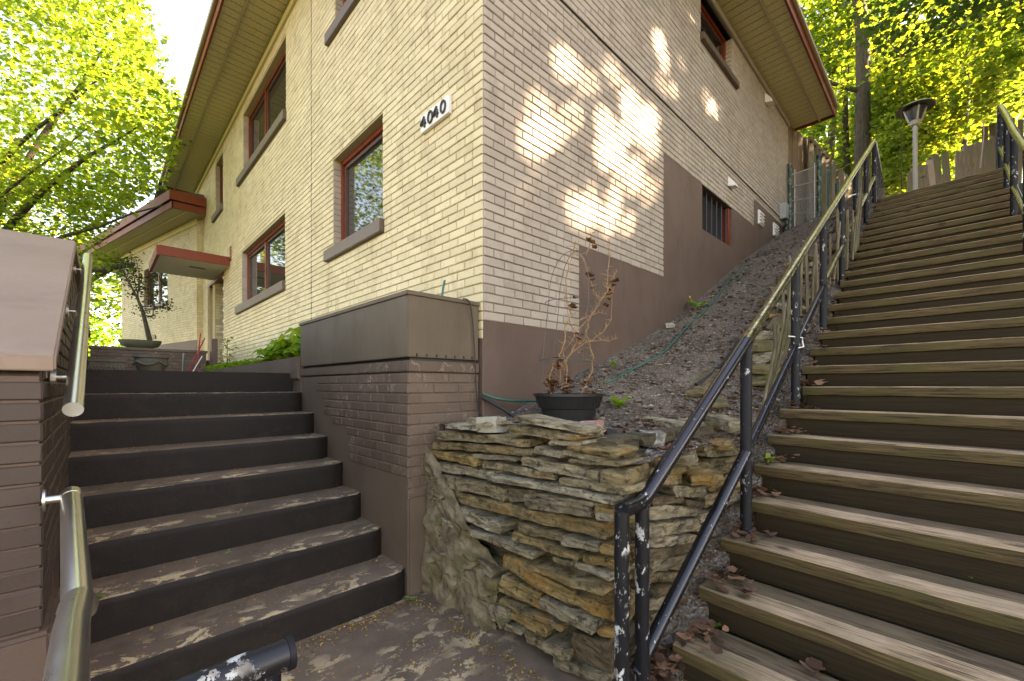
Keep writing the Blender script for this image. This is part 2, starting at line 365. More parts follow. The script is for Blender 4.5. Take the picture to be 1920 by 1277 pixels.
def link(name, me, parent=None, loc=None, rot=None, label=None, kind=None, world=True):
    o = bpy.data.objects.new(name, me); COL.objects.link(o)
    if parent is not None:
        o.parent = parent
        if world: o.matrix_parent_inverse = wm(parent).inverted()
    if loc is not None: o.location = loc
    if rot is not None: o.rotation_euler = rot
    return tag(o, label, kind=kind)
def wm(o):
    m = Matrix.LocRotScale(o.location, o.rotation_euler, o.scale)
    if o.parent is not None: m = wm(o.parent) @ o.matrix_parent_inverse @ m
    return m
def np_mesh(name, verts, faces_flat, per, m):
    """fast mesh: verts (n,3); faces_flat indices with `per` corners each"""
    me = bpy.data.meshes.new(name); nf = len(faces_flat)//per
    me.vertices.add(len(verts)); me.vertices.foreach_set('co', np.asarray(verts, np.float32).ravel())
    me.loops.add(len(faces_flat)); me.loops.foreach_set('vertex_index', np.asarray(faces_flat, np.int32))
    me.polygons.add(nf); me.polygons.foreach_set('loop_start', np.arange(nf, dtype=np.int32)*per)
    me.polygons.foreach_set('loop_total', np.full(nf, per, np.int32))
    me.update(calc_edges=True); me.materials.append(MATS[m]); return me
def leaf_mesh(name, C, size, m, up=.6, droop=.0, lobes=False):
    """C (n,3) centres; leaf-sized folded faces, mostly facing up with scatter"""
    n = len(C); S = size*rng.uniform(.6, 1.25, n)
    N = rng.normal(0, 1, (n, 3)); N[:, 2] = np.abs(N[:, 2])*1+up*1.6; N /= np.linalg.norm(N, axis=1)[:, None]
    T = rng.normal(0, 1, (n, 3)); T -= N*(T*N).sum(1)[:, None]; T /= np.linalg.norm(T, axis=1)[:, None]; T[:, 2] -= droop
    B = np.cross(N, T)
    if lobes:
        shp = [(-.5, 0, 0), (-.12, .34, .08), (.02, .52, .03), (.16, .22, .06), (.55, 0, -.06), (.16, -.22, .06), (.02, -.52, .03), (-.12, -.34, .08)]
        fc = [0, 1, 3, 4, 1, 2, 3, 3, 0, 4, 5, 7, 7, 5, 6, 6]
        fc = [0, 1, 3, 4, 0, 4, 5, 7, 1, 2, 3, 3, 5, 6, 7, 7]
        shp2 = shp
        vs = np.concatenate([(C+T*(a*S)[:, None]+B*(b*S)[:, None]+N*(c*S)[:, None])[:, None, :] for a, b, c in [(np.full(n, x), np.full(n, y), np.full(n, z)) for x, y, z in shp2]], 1).reshape(-1, 3)
        tri = [0, 1, 3, 0, 3, 4, 0, 4, 5, 0, 5, 7, 1, 2, 3, 5, 6, 7]
        k = np.arange(n)[:, None]*8+np.array(tri)[None, :]
        return np_mesh(name, vs, k.ravel(), 3, m)
    shp = [(-.5, 0, 0), (0, .36, .09), (.5, 0, -.05), (0, -.36, .09)]
    vs = np.concatenate([(C+T*(a*S)[:, None]+B*(b*S)[:, None]+N*(c*S)[:, None])[:, None, :] for a, b, c in shp], 1).reshape(-1, 3)
    k = np.arange(n)[:, None]*4+np.array([0, 1, 2, 0, 2, 3])[None, :]
    return np_mesh(name, vs, k.ravel(), 3, m)

# ---------------------------------------------------------------- terrain
def lerp(a, b, t): return a+(b-a)*t
def interp(x, pts):
    if x <= pts[0][0]: return pts[0][1]
    for (a, b), (c, d) in zip(pts, pts[1:]):
        if x <= c: return b+(d-b)*(x-a)/(c-a)
    return pts[-1][1]
TH = R(2.59); RUN = .29396; RISE = .168; X0 = 1.8478; Z0 = 1.34-1.1826
def tread_x(k): return CAM.x+X0+RUN*k       # nosing at camera's Y
def tread_z(k): return Z0+RISE*k
def stair_z(x): return Z0+(x-(CAM.x+X0))*RISE/RUN
WALLG = [(-.5, 1.08), (0, 1.10), (.28, 1.14), (.56, 1.23), (1.05, 1.42), (1.79, 1.68), (2.23, 1.83), (3.34, 2.28), (5.42, 3.34), (7.74, 4.37), (8.4, 4.62), (11, 4.75)]
def ground_z(x, y):
    h = 0
    if x > 0:
        h = min(stair_z(x)-.32, 4.42)
        if x > 9.7: h = 4.15+(x-9.7)*.05+max(0, x-16)*.10
        if h < 0: h = 0
        h = h*min(1, x/.6)
    if x < 0 and y > 8.6: h = 1.9
    if x < -2.6: h = min(1.9, max(0, (y-1)*.25))
    if x > 12 or y > 25 or x < -8: h += noise.noise(Vector((x*.15, y*.15, 0)))*.8
    return h-.02
def grid(name, xs, ys, fz, m, **kw):
    vs = [(x, y, fz(x, y)) for x in xs for y in ys]; n = len(ys)
    fs = [(i*n+j, (i+1)*n+j, (i+1)*n+j+1, i*n+j+1) for i in range(len(xs)-1) for j in range(n-1)]
    mb = MB(); mb.v = vs; mb.f = fs
    return mb.build(name, m, smooth=True, **kw)
xs = [-300, -150, -80, -40, -25, -15, -10, -8, -6, -4, -3, -2.6, -2.3, -1, -.2, 0, .3, .6]+[1+.5*i for i in range(22)]+[12.5, 14, 16, 18, 20, 23, 26, 30, 35, 40, 50, 70, 100, 160, 300]
ys = [-300, -150, -80, -50, -35, -25, -18, -14, -11, -9, -7.5, -6, -5, -4, -3, -2, -1, 0, .1, 1, 2, 4, 6, 8, 8.5, 8.7, 9.5, 11, 13, 16, 20, 25, 30, 40, 60, 100, 160, 300]
grid('ground', xs, ys, ground_z, 'forest_floor', kind='structure')
def gnd_noise(x, y): return noise.noise(Vector((x*2.3, y*2.3, 3)))*.012
g = grid('paved_landing', [-6+.25*i for i in range(25)], [-6+.25*i for i in range(26)]+[.3], lambda x, y: gnd_noise(x, y)*.5+.002, 'peeling_paint', kind='structure')
def dirt_z(x, y):
    zw = interp(x, WALLG)
    zs = 1.0 if x < .7 else lerp(1.0, stair_z(x)+.02, min(1, (x-.7)/.55))
    if x > 9.2: zs = tread_z(26)-.06
    t = min(1, max(0, -y/1.42)); t = t*t*(3-2*t)*.5+t*.5
    n = noise.noise(Vector((x*3, y*3, 0)))*.035+noise.noise(Vector((x*9, y*9, 5)))*.014
    edge = min(1, max(0, (-y)*8))
    return lerp(zw, zs, t)+n*edge
g = grid('dirt_slope', [-.36+.06*i for i in range(190)], [.04, -.0]+[-.05-.06*i for i in range(24)], dirt_z, 'soil', kind='structure')
# lower landing at the head of the concrete steps
mb = MB().box(-2.2, -.005, 2.24, 8.5, 1.2, 1.4635); mb.build('upper_paving', 'peeling_paint', kind='structure')
mb = MB().box(9.62, 13.5, -3.1, -1.2, 4.0, tread_z(26)-.012); mb.build('top_path', 'soil', kind='structure')

# ---------------------------------------------------------------- bricks
BL, BH, JO = .2032, .0667, .0085
def brick_verts(a0, a1, z0, z1, d, ch=.0045):
    """front at depth 0 (outward = +d dir), returns 12 verts in (a, depth, z)"""
    j = lambda: random.uniform(-.0015, .0015)
    o = random.uniform(-.0015, .002)
    fr = [(a0+ch+j(), o, z0+ch+j()), (a1-ch+j(), o, z0+ch+j()), (a1-ch+j(), o, z1-ch+j()), (a0+ch+j(), o, z1-ch+j())]
    mid = [(a0+j()*.5, -ch, z0+j()*.5), (a1+j()*.5, -ch, z0+j()*.5), (a1+j()*.5, -ch, z1+j()*.5), (a0+j()*.5, -ch, z1+j()*.5)]
    bk = [(a0, -d, z0), (a1, -d, z0), (a1, -d, z1), (a0, -d, z1)]
    return fr+mid+bk
BF = [(0, 1, 2, 3)]+[(4+i, 4+(i+1) % 4, (i+1) % 4, i) for i in range(4)]+[(8+i, 8+(i+1) % 4, 4+(i+1) % 4, 4+i) for i in range(4)]
def brick_cells(a_lo, a_hi, zlo, zhi, holes, zref=0, bond=.5, al=BL):
    """cells (a0,a1,z0,z1) of a running bond inside [a_lo,a_hi]x[zlo,zhi] minus holes(z0,z1)->list of (a0,a1)"""
    out = []; k = round((zlo-zref)/BH); z = zref+k*BH
    while z < zhi-.012:
        z1 = min(z+BH-JO, zhi)
        hs = sorted(holes(z+.002, z1-.002)); segs = []; c = a_lo
        for h0, h1 in hs:
            if h0 > c: segs.append((c, min(h0, a_hi)))
            c = max(c, h1)
        if c < a_hi: segs.append((c, a_hi))
        off = (al*bond if k % 2 else 0)+random.uniform(-.012, .012)
        for s0, s1 in segs:
            if s1-s0 < .02: continue
            cuts = [s0]; q = math.floor((s0-a_lo-off)/al)*al+a_lo+off+al
            while q < s1-.045:
                if q-s0 > .045:
                    if random.random() < .035: cuts.append(q-al*.5)
                    cuts.append(q+random.uniform(-.004, .004))
                q += al
            cuts.append(s1)
            cuts = sorted(cuts)
            for c0, c1 in zip(cuts, cuts[1:]):
                if c1-c0 > .03: out.append((c0, c1-JO*.8, z, z1))
        z += BH; k += 1
    return out
def lay_bricks(parent, faces, m_of, nmax=300, depth=.012):
    """faces: list of (cells, mapping (a,d,z)->xyz, material); nearest nmax cells become objects, rest joined"""
    allc = []
    for cells, mp, m in faces:
        for c in cells:
            p = Vector(mp((c[0]+c[1])/2, 0, (c[2]+c[3])/2)); allc.append(((p-CAM).length, c, mp, m))
    allc.sort(key=lambda q: q[0])
    for dist, c, mp, m in allc[:nmax]:
        ctr = Vector(mp((c[0]+c[1])/2, 0, c[2]))
        vs = [Vector(mp(*v))-ctr for v in brick_verts(*c, depth)]
        me = bpy.data.meshes.new('brick'); me.from_pydata(vs, [], BF); fixn(me, mp); me.materials.append(MATS[m])
        o = link('brick', me, parent); o.location = ctr
    by = {}
    for dist, c, mp, m in allc[nmax:]: by.setdefault((m, id(mp)), (mp, []))[1].append(c)
    for (m, _), (mp, cs) in by.items():
        vs = []; fs = []
        for c in cs:
            k = len(vs); vs += [mp(*v) for v in brick_verts(*c, depth)]; fs += [tuple(i+k for i in f) for f in BF]
        me = bpy.data.meshes.new('brickwork'); me.from_pydata(vs, [], fs); fixn(me, mp); me.materials.append(MATS[m])
        link('brickwork', me, parent, kind='stuff')
def fixn(me, mp):
    a = Vector(mp(0, 1, 0))-Vector(mp(0, 0, 0))
    me.update()
    if me.polygons and me.polygons[0].normal.dot(a) < 0: me.flip_normals()

# ================================================================ HOUSE
house = thing('brick_house', 'large two storey house of painted brick, yellowish front and dappled side wall, brown foundation', 'house', (0, 0, 0))
LA = 13.6; XB = 8.3; ZT = 6.80
# openings on A: (y0,y1,z0,z1)
WA = [dict(y=(1.50, 2.72), z=(2.96, 4.0), sill=(1.47, 2.90, 2.825), mull=None),
      dict(y=(4.52, 7.20), z=(2.90, 3.91), sill=(4.50, 7.56, 2.755), mull=5.95),
      dict(y=(4.48, 7.08), z=(5.41, 6.52), sill=(4.46, 7.45, 5.26), mull=5.95),
      dict(y=(8.92, 9.78), z=(5.39, 6.56), sill=(8.90, 10.02, 5.25), mull=None),
      dict(y=(1.50, 2.66), z=(5.55, 6.53), sill=(1.47, 2.87, 5.41), mull=None)]
DOOR = (8.84, 10.6)
def holesA(z0, z1):
    h = [(w['y'][0], w['y'][1]) for w in WA if z1 > w['z'][0]-.13 and z0 < w['z'][1] and not (z1 < w['z'][0] and False)]
    h2 = []
    for w in WA:
        if z1 > w['sill'][2] and z0 < w['z'][0]: h2.append((w['sill'][0], w['sill'][1]))
        elif z1 > w['z'][0] and z0 < w['z'][1]: h2.append(w['y'])
    if z0 < 3.86: h2.append(DOOR)
    return h2
WB = dict(x=(3.84, 5.02), z=(6.10, 6.72), sill=(3.82, 5.22, 6.0))
BW = dict(x=(3.89, 5.03), z=(3.47, 4.075))
FND = [(0, 1.135, 1.815), (1.135, 2.765, 2.614), (2.765, 6.07, 4.083), (6.07, XB, 4.564)]
def holesB(z0, z1):
    h = [(a, b) for a, b, z in FND if z0 < z-.02]
    if z1 > WB['sill'][2] and z0 < WB['z'][0]: h.append((WB['sill'][0], WB['sill'][1]))
    elif z1 > WB['z'][0] and z0 < WB['z'][1]: h.append(WB['x'])
    if z0 < 4.66 < z1+.003: pass
    return h
JT = 3.436   # vertical joint on A
ca = brick_cells(.0, JT-.006, 1.6816, ZT-.02, holesA, 1.815)+brick_cells(JT+.006, LA, 1.6816, ZT-.02, holesA, 1.815)
cb = brick_cells(.0, XB, 1.815, ZT-.02, holesB, 1.815)
mpA = lambda a, d, z: (-.012-d, a, z)
mpB = lambda a, d, z: (a, -.012-d, z)
# wing wall : turned 12.8 degrees
wc = at(369, 600, Y=11.45); WCX, WCY = wc.x, wc.y
wd = Vector((-.222, .975)).normalized(); wnv = Vector((-.975, -.222)).normalized()
def wing(a, d, z): return (WCX+wd.x*a+wnv.x*d, WCY+wd.y*a+wnv.y*d, z)
_r = ray(228, 600)
_den = wd.x*_r[1]-wd.y*_r[0]
WLEN = ((CAM.x-WCX)*_r[1]-(CAM.y-WCY)*_r[0])/_den
def wing_at(u, v):
    r = ray(u, v); den = wd.x*r[1]-wd.y*r[0]
    a = ((CAM.x-WCX)*r[1]-(CAM.y-WCY)*r[0])/den
    px = WCX+wd.x*a; t = (px-CAM.x)/r[0]
    return a, CAM.z+t*r[2]
wzf = wing_at(369, 637)[1]; wzt = wing_at(369, 421)[1]
ww = dict(a=(wing_at(314, 500)[0], wing_at(270, 500)[0]), z=(wing_at(300, 568)[1], wing_at(300, 495)[1]))
def holesW(z0, z1):
    if z1 > ww['z'][0]-.12 and z0 < ww['z'][0]: return [(ww['a'][0]-.03, ww['a'][1]+.03)]
    if z1 > ww['z'][0] and z0 < ww['z'][1]: return [ww['a']]
    return []
cw = brick_cells(0, WLEN, wzf, wzt+.3, holesW, wzf)
# return of the wing towards A, faces -Y
mpR = lambda a, d, z: (WCX+a, WCY-d, z)
cr = brick_cells(0, max(.1, -WCX), wzf-.9, wzt+.3, lambda a, b: [], wzf)
# recess pier beside the door, faces -Y
py0 = 10.0
mpP = lambda a, d, z: (a, py0-d, z)
cp = brick_cells(.03, .40, 1.5, 3.84, lambda a, b: [], 1.815)
lay_bricks(house, [(ca, mpA, 'cream_paint_lit'), (cb, mpB, 'cream_paint_shaded'), (cw, wing, 'cream_paint_lit'), (cr, mpR, 'cream_paint_lit'), (cp, mpP, 'cream_paint_lit')], None, 300)
# mortar bed / wall core with holes: made of boxes around openings
def wall_core(rects, mk, name, m, parent):
    mb = MB()
    for r in rects: mk(mb, *r)
    return mb.build(name, m, parent)
def split_rects(a0, a1, z0, z1, holes):
    """grid decomposition of rectangle minus holes"""
    A = sorted({a0, a1, *[h[0] for h in holes], *[h[1] for h in holes]}); Z = sorted({z0, z1, *[h[2] for h in holes], *[h[3] for h in holes]})
    A = [a for a in A if a0 <= a <= a1]; Z = [z for z in Z if z0 <= z <= z1]; out = []
    for p, q in zip(A, A[1:]):
        run = None
        for b, t in zip(Z, Z[1:]):
            cx, cz = (p+q)/2, (b+t)/2
            inside = any(h[0] < cx < h[1] and h[2] < cz < h[3] for h in holes)
            if not inside:
                run = (run[0], t) if run else (b, t)
            if inside and run: out.append((p, q, *run)); run = None
        if run: out.append((p, q, *run))
    return out
hA = [(*w['y'], *w['z']) for w in WA]+[(DOOR[0], DOOR[1], 1.4, 3.86)]
wall_core(split_rects(.016, LA, 1.0, ZT, hA), lambda mb, a, b, c, d: mb.box(-.012+.010, .20, a, b, c, d), 'wall', 'cream_mortar_lit', house)
hB = [(*WB['x'], *WB['z']), (*BW['x'], *BW['z'])]
wall_core([r for r in split_rects(-.002, XB-.002, 1.0, ZT+.002, hB+[(a, b, .5, z) for a, b, z in FND])], lambda mb, a, b, c, d: mb.box(a, b, -.002, .015, c, d), 'wall', 'cream_mortar_shaded', house)
# foundation on B : render slightly behind brick face, one block per level
for i, (a, b, z) in enumerate(FND):
    hs = [(*BW['x'], *BW['z'])]
    for r in split_rects(a+.0005*i, b, .6, z, hs):
        MB().box(r[0], r[1], -.006, .2, r[2], r[3]).build('foundation', 'brown_render', house)
MB().box(-.004, .2, .002, LA, .9, 1.68).build('foundation', 'brown_render', house)
# vertical joint on A, dark level line on B
MB().box(-.0105, -.003, JT-.006, JT+.006, 1.7, ZT-.03).build('dark_line', 'black_mark', house)
MB().poly([(.0, -.0125, 4.650), (XB, -.0125, 4.650), (XB, -.0125, 4.664), (.0, -.0125, 4.664)], (0, -.010, 0)).build('dark_line', 'dark_room', house)
# interior darkness + back walls so light does not leak
MB().box(.21, XB-.02, 3.0, 3.02, 1, ZT).build('inner_wall', 'dark_room', house)
MB().box(1.4, 1.42, .3, LA, 1, ZT).build('inner_wall', 'dark_room', house)
mb = MB().box(XB-.02, XB, .2, LA, 1, ZT).box(.2, XB, LA-.02, LA, 1, ZT); mb.build('wall', 'cream_mortar_shaded', house)
MB().box(.2, XB, .2, LA, ZT-.03, ZT-.01).build('ceiling', 'dark_room', house)

def window(axis, a0, a1, z0, z1, sill, mull=None, rec=.10, glass='window_glass', flip=None):
    """window on wall A (axis 'A', plane x~0) or B ('B', plane y~0); recess into the wall"""
    if axis == 'A': P = lambda a, d, z: (d, a, z)
    elif axis == 'B': P = lambda a, d, z: (a, d, z)
    else: P = lambda a, d, z: wing(a, -d, z)
    def bx(mb, a, b, d0, d1, c, e):
        p = [P(x, y, z) for z in (c, e) for (x, y) in ((a, d0), (b, d0), (b, d1), (a, d1))]
        return mb.add(p, [(0, 3, 2, 1), (4, 5, 6, 7), (0, 1, 5, 4), (1, 2, 6, 5), (2, 3, 7, 6), (3, 0, 4, 7)])
    fw = .055
    mb = MB()
    for (a, b, c, e) in ((a0, a0+fw, z0, z1), (a1-fw, a1, z0, z1), (a0+fw, a1-fw, z1-fw, z1), (a0+fw, a1-fw, z0, z0+.04)): bx(mb, a, b, rec-.02, rec+.06, c, e)
    fr = mb.build('window', 'red_timber', house, bevel=.004)
    cells = [(a0+fw, a1-fw)]
    if mull: cells = [(a0+fw, mull-.035), (mull+.035, a1-fw)]; bx(MB(), 0, 1, 0, 1, 0, 1); mm = MB(); bx(mm, mull-.035, mull+.035, rec-.015, rec+.055, z0+.04, z1-fw); mm.build('mullion', 'red_timber', fr, bevel=.004)
    for (a, b) in cells:
        mb = MB(); s = .045
        for (p, q, c, e) in ((a, a+s, z0+.04, z1-fw), (b-s, b, z0+.04, z1-fw), (a+s, b-s, z1-fw-s, z1-fw), (a+s, b-s, z0+.04, z0+.04+s)): bx(mb, p, q, rec+.005, rec+.045, c, e)
        mb.build('sash', 'sash_timber', fr, bevel=.003)
        mb = MB(); bx(mb, a+s, b-s, rec+.022, rec+.028, z0+.04+s, z1-fw-s); mb.build('pane', glass, fr)
    # painted brick reveals
    mb = MB()
    n = int((z1-z0)/BH)
    for i in range(n):
        z = z0+i*BH
        for a, sgn in ((a0, 1), (a1, -1)):
            bx(mb, min(a, a+sgn*.007), max(a, a+sgn*.007), 0.0, rec-.02, z+.004, z+BH-.005)
    o = mb.build('reveal', 'cream_paint_shaded', fr); o['kind'] = 'stuff'
    if sill:
        mb = MB(); h = z0-sill[2]; bx(mb, sill[0], sill[1], -.055, rec-.02, sill[2]+.002, sill[2]+h*.98); mb.build('sill', 'sill_paint', fr, bevel=.006)
    return fr
for w in WA: window('A', *w['y'], *w['z'], w['sill'], w['mull'])
window('B', *WB['x'], *WB['z'], WB['sill'], None)
window('W', ww['a'][0], ww['a'][1], ww['z'][0], ww['z'][1], (ww['a'][0]-.03, ww['a'][1]+.03, ww['z'][0]-.12), (ww['a'][0]+ww['a'][1])/2)
# barred basement window
mb = MB().box(BW['x'][0], BW['x'][1], .12, .15, BW['z'][0], BW['z'][1]); bwf = mb.build('window', 'dark_room', house, label='dark barred basement window')
for i in range(6):
    x = lerp(BW['x'][0]+.1, BW['x'][1]-.1, i/5); MB().tube([(x, .05, BW['z'][0]), (x, .05, BW['z'][1])], .011, 8).build('bar', 'dark_pipe', bwf)
MB().box(BW['x'][1]-.08, BW['x'][1], .02, .12, BW['z'][0], BW['z'][1]).build('frame', 'red_timber', bwf)
# trim under soffit
MB().poly([(-.045, -.045, 6.70), (-.045, 12.7, 6.70), (-.045, 12.7, 6.80), (-.045, -.045, 6.80)], (.03, 0, 0)).build('trim', 'trim_paint_lit', house, bevel=.004)
MB().poly([(-.012, -.045, 6.70), (XB, -.045, 6.70), (XB, -.045, 6.80), (-.012, -.045, 6.80)], (0, .03, 0)).build('trim', 'trim_paint_shaded', house, bevel=.004)
# soffit panels : each strip its own part
OV = .74; ZS = 6.83; YE = 12.75; XE = 8.72
mb = MB(); y = -.30; pw = .155
pm = {}
def strip(xlen, wdt, m):
    key = (round(xlen, 2), round(wdt, 3), m)
    if key not in pm: pm[key] = MB().box(0, xlen-(.012 if xlen < .2 else 0), 0, wdt-(.012 if wdt < .2 else 0), 0, .012).mesh('soffit_panel', m, bevel=.004)
    return pm[key]
k = 0; y = .0
while y < YE-.05:
    link('soffit_panel', strip(.44, pw, 'soffit_metal'), house, loc=(-.455, y, ZS))
    link('soffit_panel', strip(.23, pw, 'soffit_metal'), house, loc=(-OV+.03, y, ZS-.002))
    y += pw; k += 1
x = .0
while x < XE-.05:
    me = strip(pw, .44, 'soffit_metal'); o = link('soffit_panel', me, house, loc=(x, -.455, ZS)); 
    o = link('soffit_panel', strip(pw, .23, 'soffit_metal'), house, loc=(x, -OV+.03, ZS-.002)); x += pw-.006+.006
MB().box(-OV+.03, .0, -OV+.03, -.003, ZS-.001, ZS+.011).build('soffit_panel', 'soffit_metal', house)
MB().box(-.49, -.46, -.46, YE, ZS-.022, ZS+.012).build('soffit_moulding', 'soffit_plain', house, bevel=.004)
MB().box(-.49, XE, -.49, -.46, ZS-.0225, ZS+.0125).build('soffit_moulding', 'soffit_plain', house, bevel=.004)
# fascia, gutter edge, roof
mb = MB().box(-OV, -OV+.028, -OV, YE, ZS-.03, ZS+.16); mb.build('fascia', 'red_metal', house, bevel=.004)
mb = MB().box(-OV+.028, XE, -OV, -OV+.028, ZS-.03, ZS+.16); mb.build('fascia', 'red_metal', house, bevel=.004)
mb = MB().box(-OV-.05, -OV-.002, -OV-.05, YE+.02, ZS+.13, ZS+.20); mb.build('gutter', 'soffit_plain', house, bevel=.01)
mb = MB().box(-OV-.002, XE+.02, -OV-.05, -OV-.002, ZS+.13, ZS+.20); mb.build('gutter', 'soffit_plain', house, bevel=.01)
MB().box(XE, XE+.028, -OV, 3, ZS-.03, ZS+.16).build('fascia', 'red_metal', house, bevel=.004)
MB().box(-OV, 0.2, YE, YE+.028, ZS-.03, ZS+.16).build('fascia', 'red_metal', house, bevel=.004)
mb = MB().add([(-OV-.05, -OV-.05, ZS+.2), (XE+.02, -OV-.05, ZS+.2), (XE+.02, LA+1, ZS+.2), (-OV-.05, LA+1, ZS+.2), (4, 4, ZS+1.5), (4, LA-3, ZS+1.5)],
              [(0, 1, 4), (1, 2, 5, 4), (2, 3, 5), (3, 0, 4, 5), (0, 3, 2, 1)]); mb.build('roof', 'roof_shingle', house)

# ---- wing roof, return and details
wz = at(322, 387, Y=10.93); ex, ez = wz.x, wz.z
eave0 = Vector((ex, 10.93, ez))
def wedge(a, d, z): return Vector((ex+wd.x*a+wnv.x*d, 10.93+wd.y*a+wnv.y*d, z))
WE = 9.5
# soffit of wing: strips across
inner0 = Vector((0, 10.93, ez))
mb = MB().poly([(ex+.02, 10.95, ez+.01), tuple(wedge(WE, -.02, ez+.01)), tuple(wedge(WE, -1.6, ez+.01)), (.3, 12, ez+.01), (0, 10.95, ez+.01)], (0, 0, .01)); mb.build('soffit', 'soffit_plain', house)
for i in range(48):
    a = .12+i*.19
    p = [wedge(a, -.03, ez), wedge(a+.182, -.03, ez), wedge(a+.182, -.72, ez), wedge(a, -.72, ez)]
    MB().poly(p, (0, 0, .008)).build('soffit_panel', 'soffit_plain', house)
p = [wedge(0, -.33, ez-.015), wedge(WE, -.33, ez-.015), wedge(WE, -.30, ez-.015), wedge(0, -.30, ez-.015)]; MB().poly(p, (0, 0, .02)).build('soffit_moulding', 'trim_paint_lit', house)
for (nm, z0_, z1_, off, m) in (('fascia', -.02, .15, 0, 'red_metal'), ('fascia', .16, .40, .05, 'red_metal')):
    p = [wedge(0, off, ez+z0_), wedge(WE, off, ez+z0_), wedge(WE, off, ez+z1_), wedge(0, off, ez+z1_)]
    MB().poly(p, (.03, 0, 0)).build(nm, m, house, bevel=.004)
    MB().box(ex-off*.9, -.03, 10.93-off-.0, 10.96-off, ez+z0_, ez+z1_).build(nm, m, house, bevel=.004)
p = [wedge(0, .02, ez+.395), wedge(WE, .02, ez+.395), wedge(WE, -3, ez+1.0), (1, 12, ez+1.0), (0, 10.95, ez+.395)]; MB().poly(p, (0, 0, .02)).build('roof', 'roof_shingle', house)
# trim along the wing top, core of the wing, foundation
def wbox(a0, a1, d0, d1, z0, z1, name, m, **k):
    p = [wing(a, d, z) for z in (z0, z1) for (a, d) in ((a0, d0), (a1, d0), (a1, d1), (a0, d1))]
    return MB().add(p, [(0, 3, 2, 1), (4, 5, 6, 7), (0, 1, 5, 4), (1, 2, 6, 5), (2, 3, 7, 6), (3, 0, 4, 7)]).build(name, m, house, **k)
wbox(-.02, WLEN, .003, .03, wzt, ez-.01, 'trim', 'trim_paint_lit')
for r in split_rects(.004, WLEN, wzf, ez+.3, [(*ww['a'], *ww['z'])]): wbox(r[0], r[1], -.2, -.01, r[2], r[3], 'wall', 'cream_mortar_lit')
wbox(.002, WLEN+.004, -.21, .004, 1.0, wzf, 'foundation', 'brown_render')
wbox(ww['a'][0]-.3, ww['a'][1]+.3, -.5, -.49, ww['z'][0]-.3, ww['z'][1]+.3, 'inner_wall', 'dark_room')
MB().box(WCX+.004, .2, WCY+.01, WCY+.2, 1.0, ez+.3).build('wall', 'cream_mortar_lit', house)
av, zv = wing_at(290, 632)
wbox(av-.12, av+.12, .012, .03, zv-.06, zv+.06, 'vent', 'sill_paint')
# door recess: side wall in the recess, frame, door leaf
door = MB().box(.44, .48, 10.02, 10.8, 1.46, 3.84).build('door', 'red_timber', house)
MB().box(.36, .44, 9.0, 9.1, 1.46, 3.6).build('door_post', 'red_timber', door)
mb = MB().box(.0, .09, DOOR[0], DOOR[0]+.07, 1.46, 3.86); mb.build('door_frame', 'red_timber', house)
mb = MB().box(-.02, .07, 10.62, 10.72, 1.46, 3.84).box(-.02, .07, DOOR[0]+.07, 10.62, 3.80, 3.87); mb.build('door_frame', 'red_timber', house)
MB().box(.02, .4, py0+.0, py0+.3, 1.4, 3.84).build('wall', 'cream_mortar_lit', house)
MB().box(.5, .52, 8.8, 10.6, 1.4, 3.9).build('inner_wall', 'sash_timber', house)
MB().box(.21, .5, 8.8, 8.82, 1.4, 3.9).build('inner_wall', 'cream_mortar_lit', house)
for i in range(16):    # toothed edge of the brick beside the door frame
    if i % 2: MB().box(-.02, .0, DOOR[0]-.002, DOOR[0]+.045, 1.9+i*BH*1.8, 1.9+i*BH*1.8+BH-.01).build('brick', 'white_paint', house, label='pale brick end beside the red door frame')
# canopy
cn = at(300, 464, Y=8.22); cx0 = cn.x
can = MB().box(cx0, -.02, 8.22, 9.95, 3.86, 3.875).build('door_canopy', 'plaster_white', house, label='flat canopy over the door with red edge')
MB().box(cx0-.02, -.02, 8.19, 8.22, 3.85, 4.04).build('fascia', 'red_metal', can, bevel=.005)
MB().box(cx0-.05, cx0, 8.22, 9.97, 3.85, 4.04).build('fascia', 'red_metal', can, bevel=.005)
MB().box(cx0, -.02, 8.22, 9.95, 4.0, 4.03).build('deck', 'roof_shingle', can)
MB().box(-.62, -.34, 8.80, 8.92, 3.852, 3.858).build('light_grille', 'black_mark', can)
MB().box(-.02, -.0, 8.05, 8.2, 3.95, 4.25).build('flashing', 'red_metal', can)
# wall hoods, vents, meter box
def hood(x, z, s=1):
    o = MB().add([(x-.09*s, -.015, z-.07*s), (x+.09*s, -.015, z-.07*s), (x+.09*s, -.015, z+.09*s), (x-.09*s, -.015, z+.09*s),
              (x-.07*s, -.13*s, z-.09*s), (x+.07*s, -.13*s, z-.09*s), (x+.07*s, -.10*s, z-.02*s), (x-.07*s, -.10*s, z-.02*s)],
             [(0, 3, 2, 1), (4, 5, 6, 7), (0, 1, 5, 4), (1, 2, 6, 5), (2, 3, 7, 6), (3, 0, 4, 7)]).build('vent_hood', 'white_paint', house, bevel=.004)
hood(4.90, 4.42, .95); hood(6.76, 6.55, 1.1)
for (x, z) in ((6.42, 4.30), (7.34, 4.32)):
    v = MB().box(x-.13, x+.13, -.03, -.006, z-.12, z+.12).build('wall_vent', 'white_paint', house)
    for i in range(4): MB().box(x-.11, x+.11, -.055, -.03, z-.10+i*.055, z-.085+i*.055).build('louvre', 'white_paint', v)
mbx = MB().box(7.62, 7.82, -.13, -.012, 4.62, 4.93).build('meter_box', 'galvanised', house, bevel=.01)
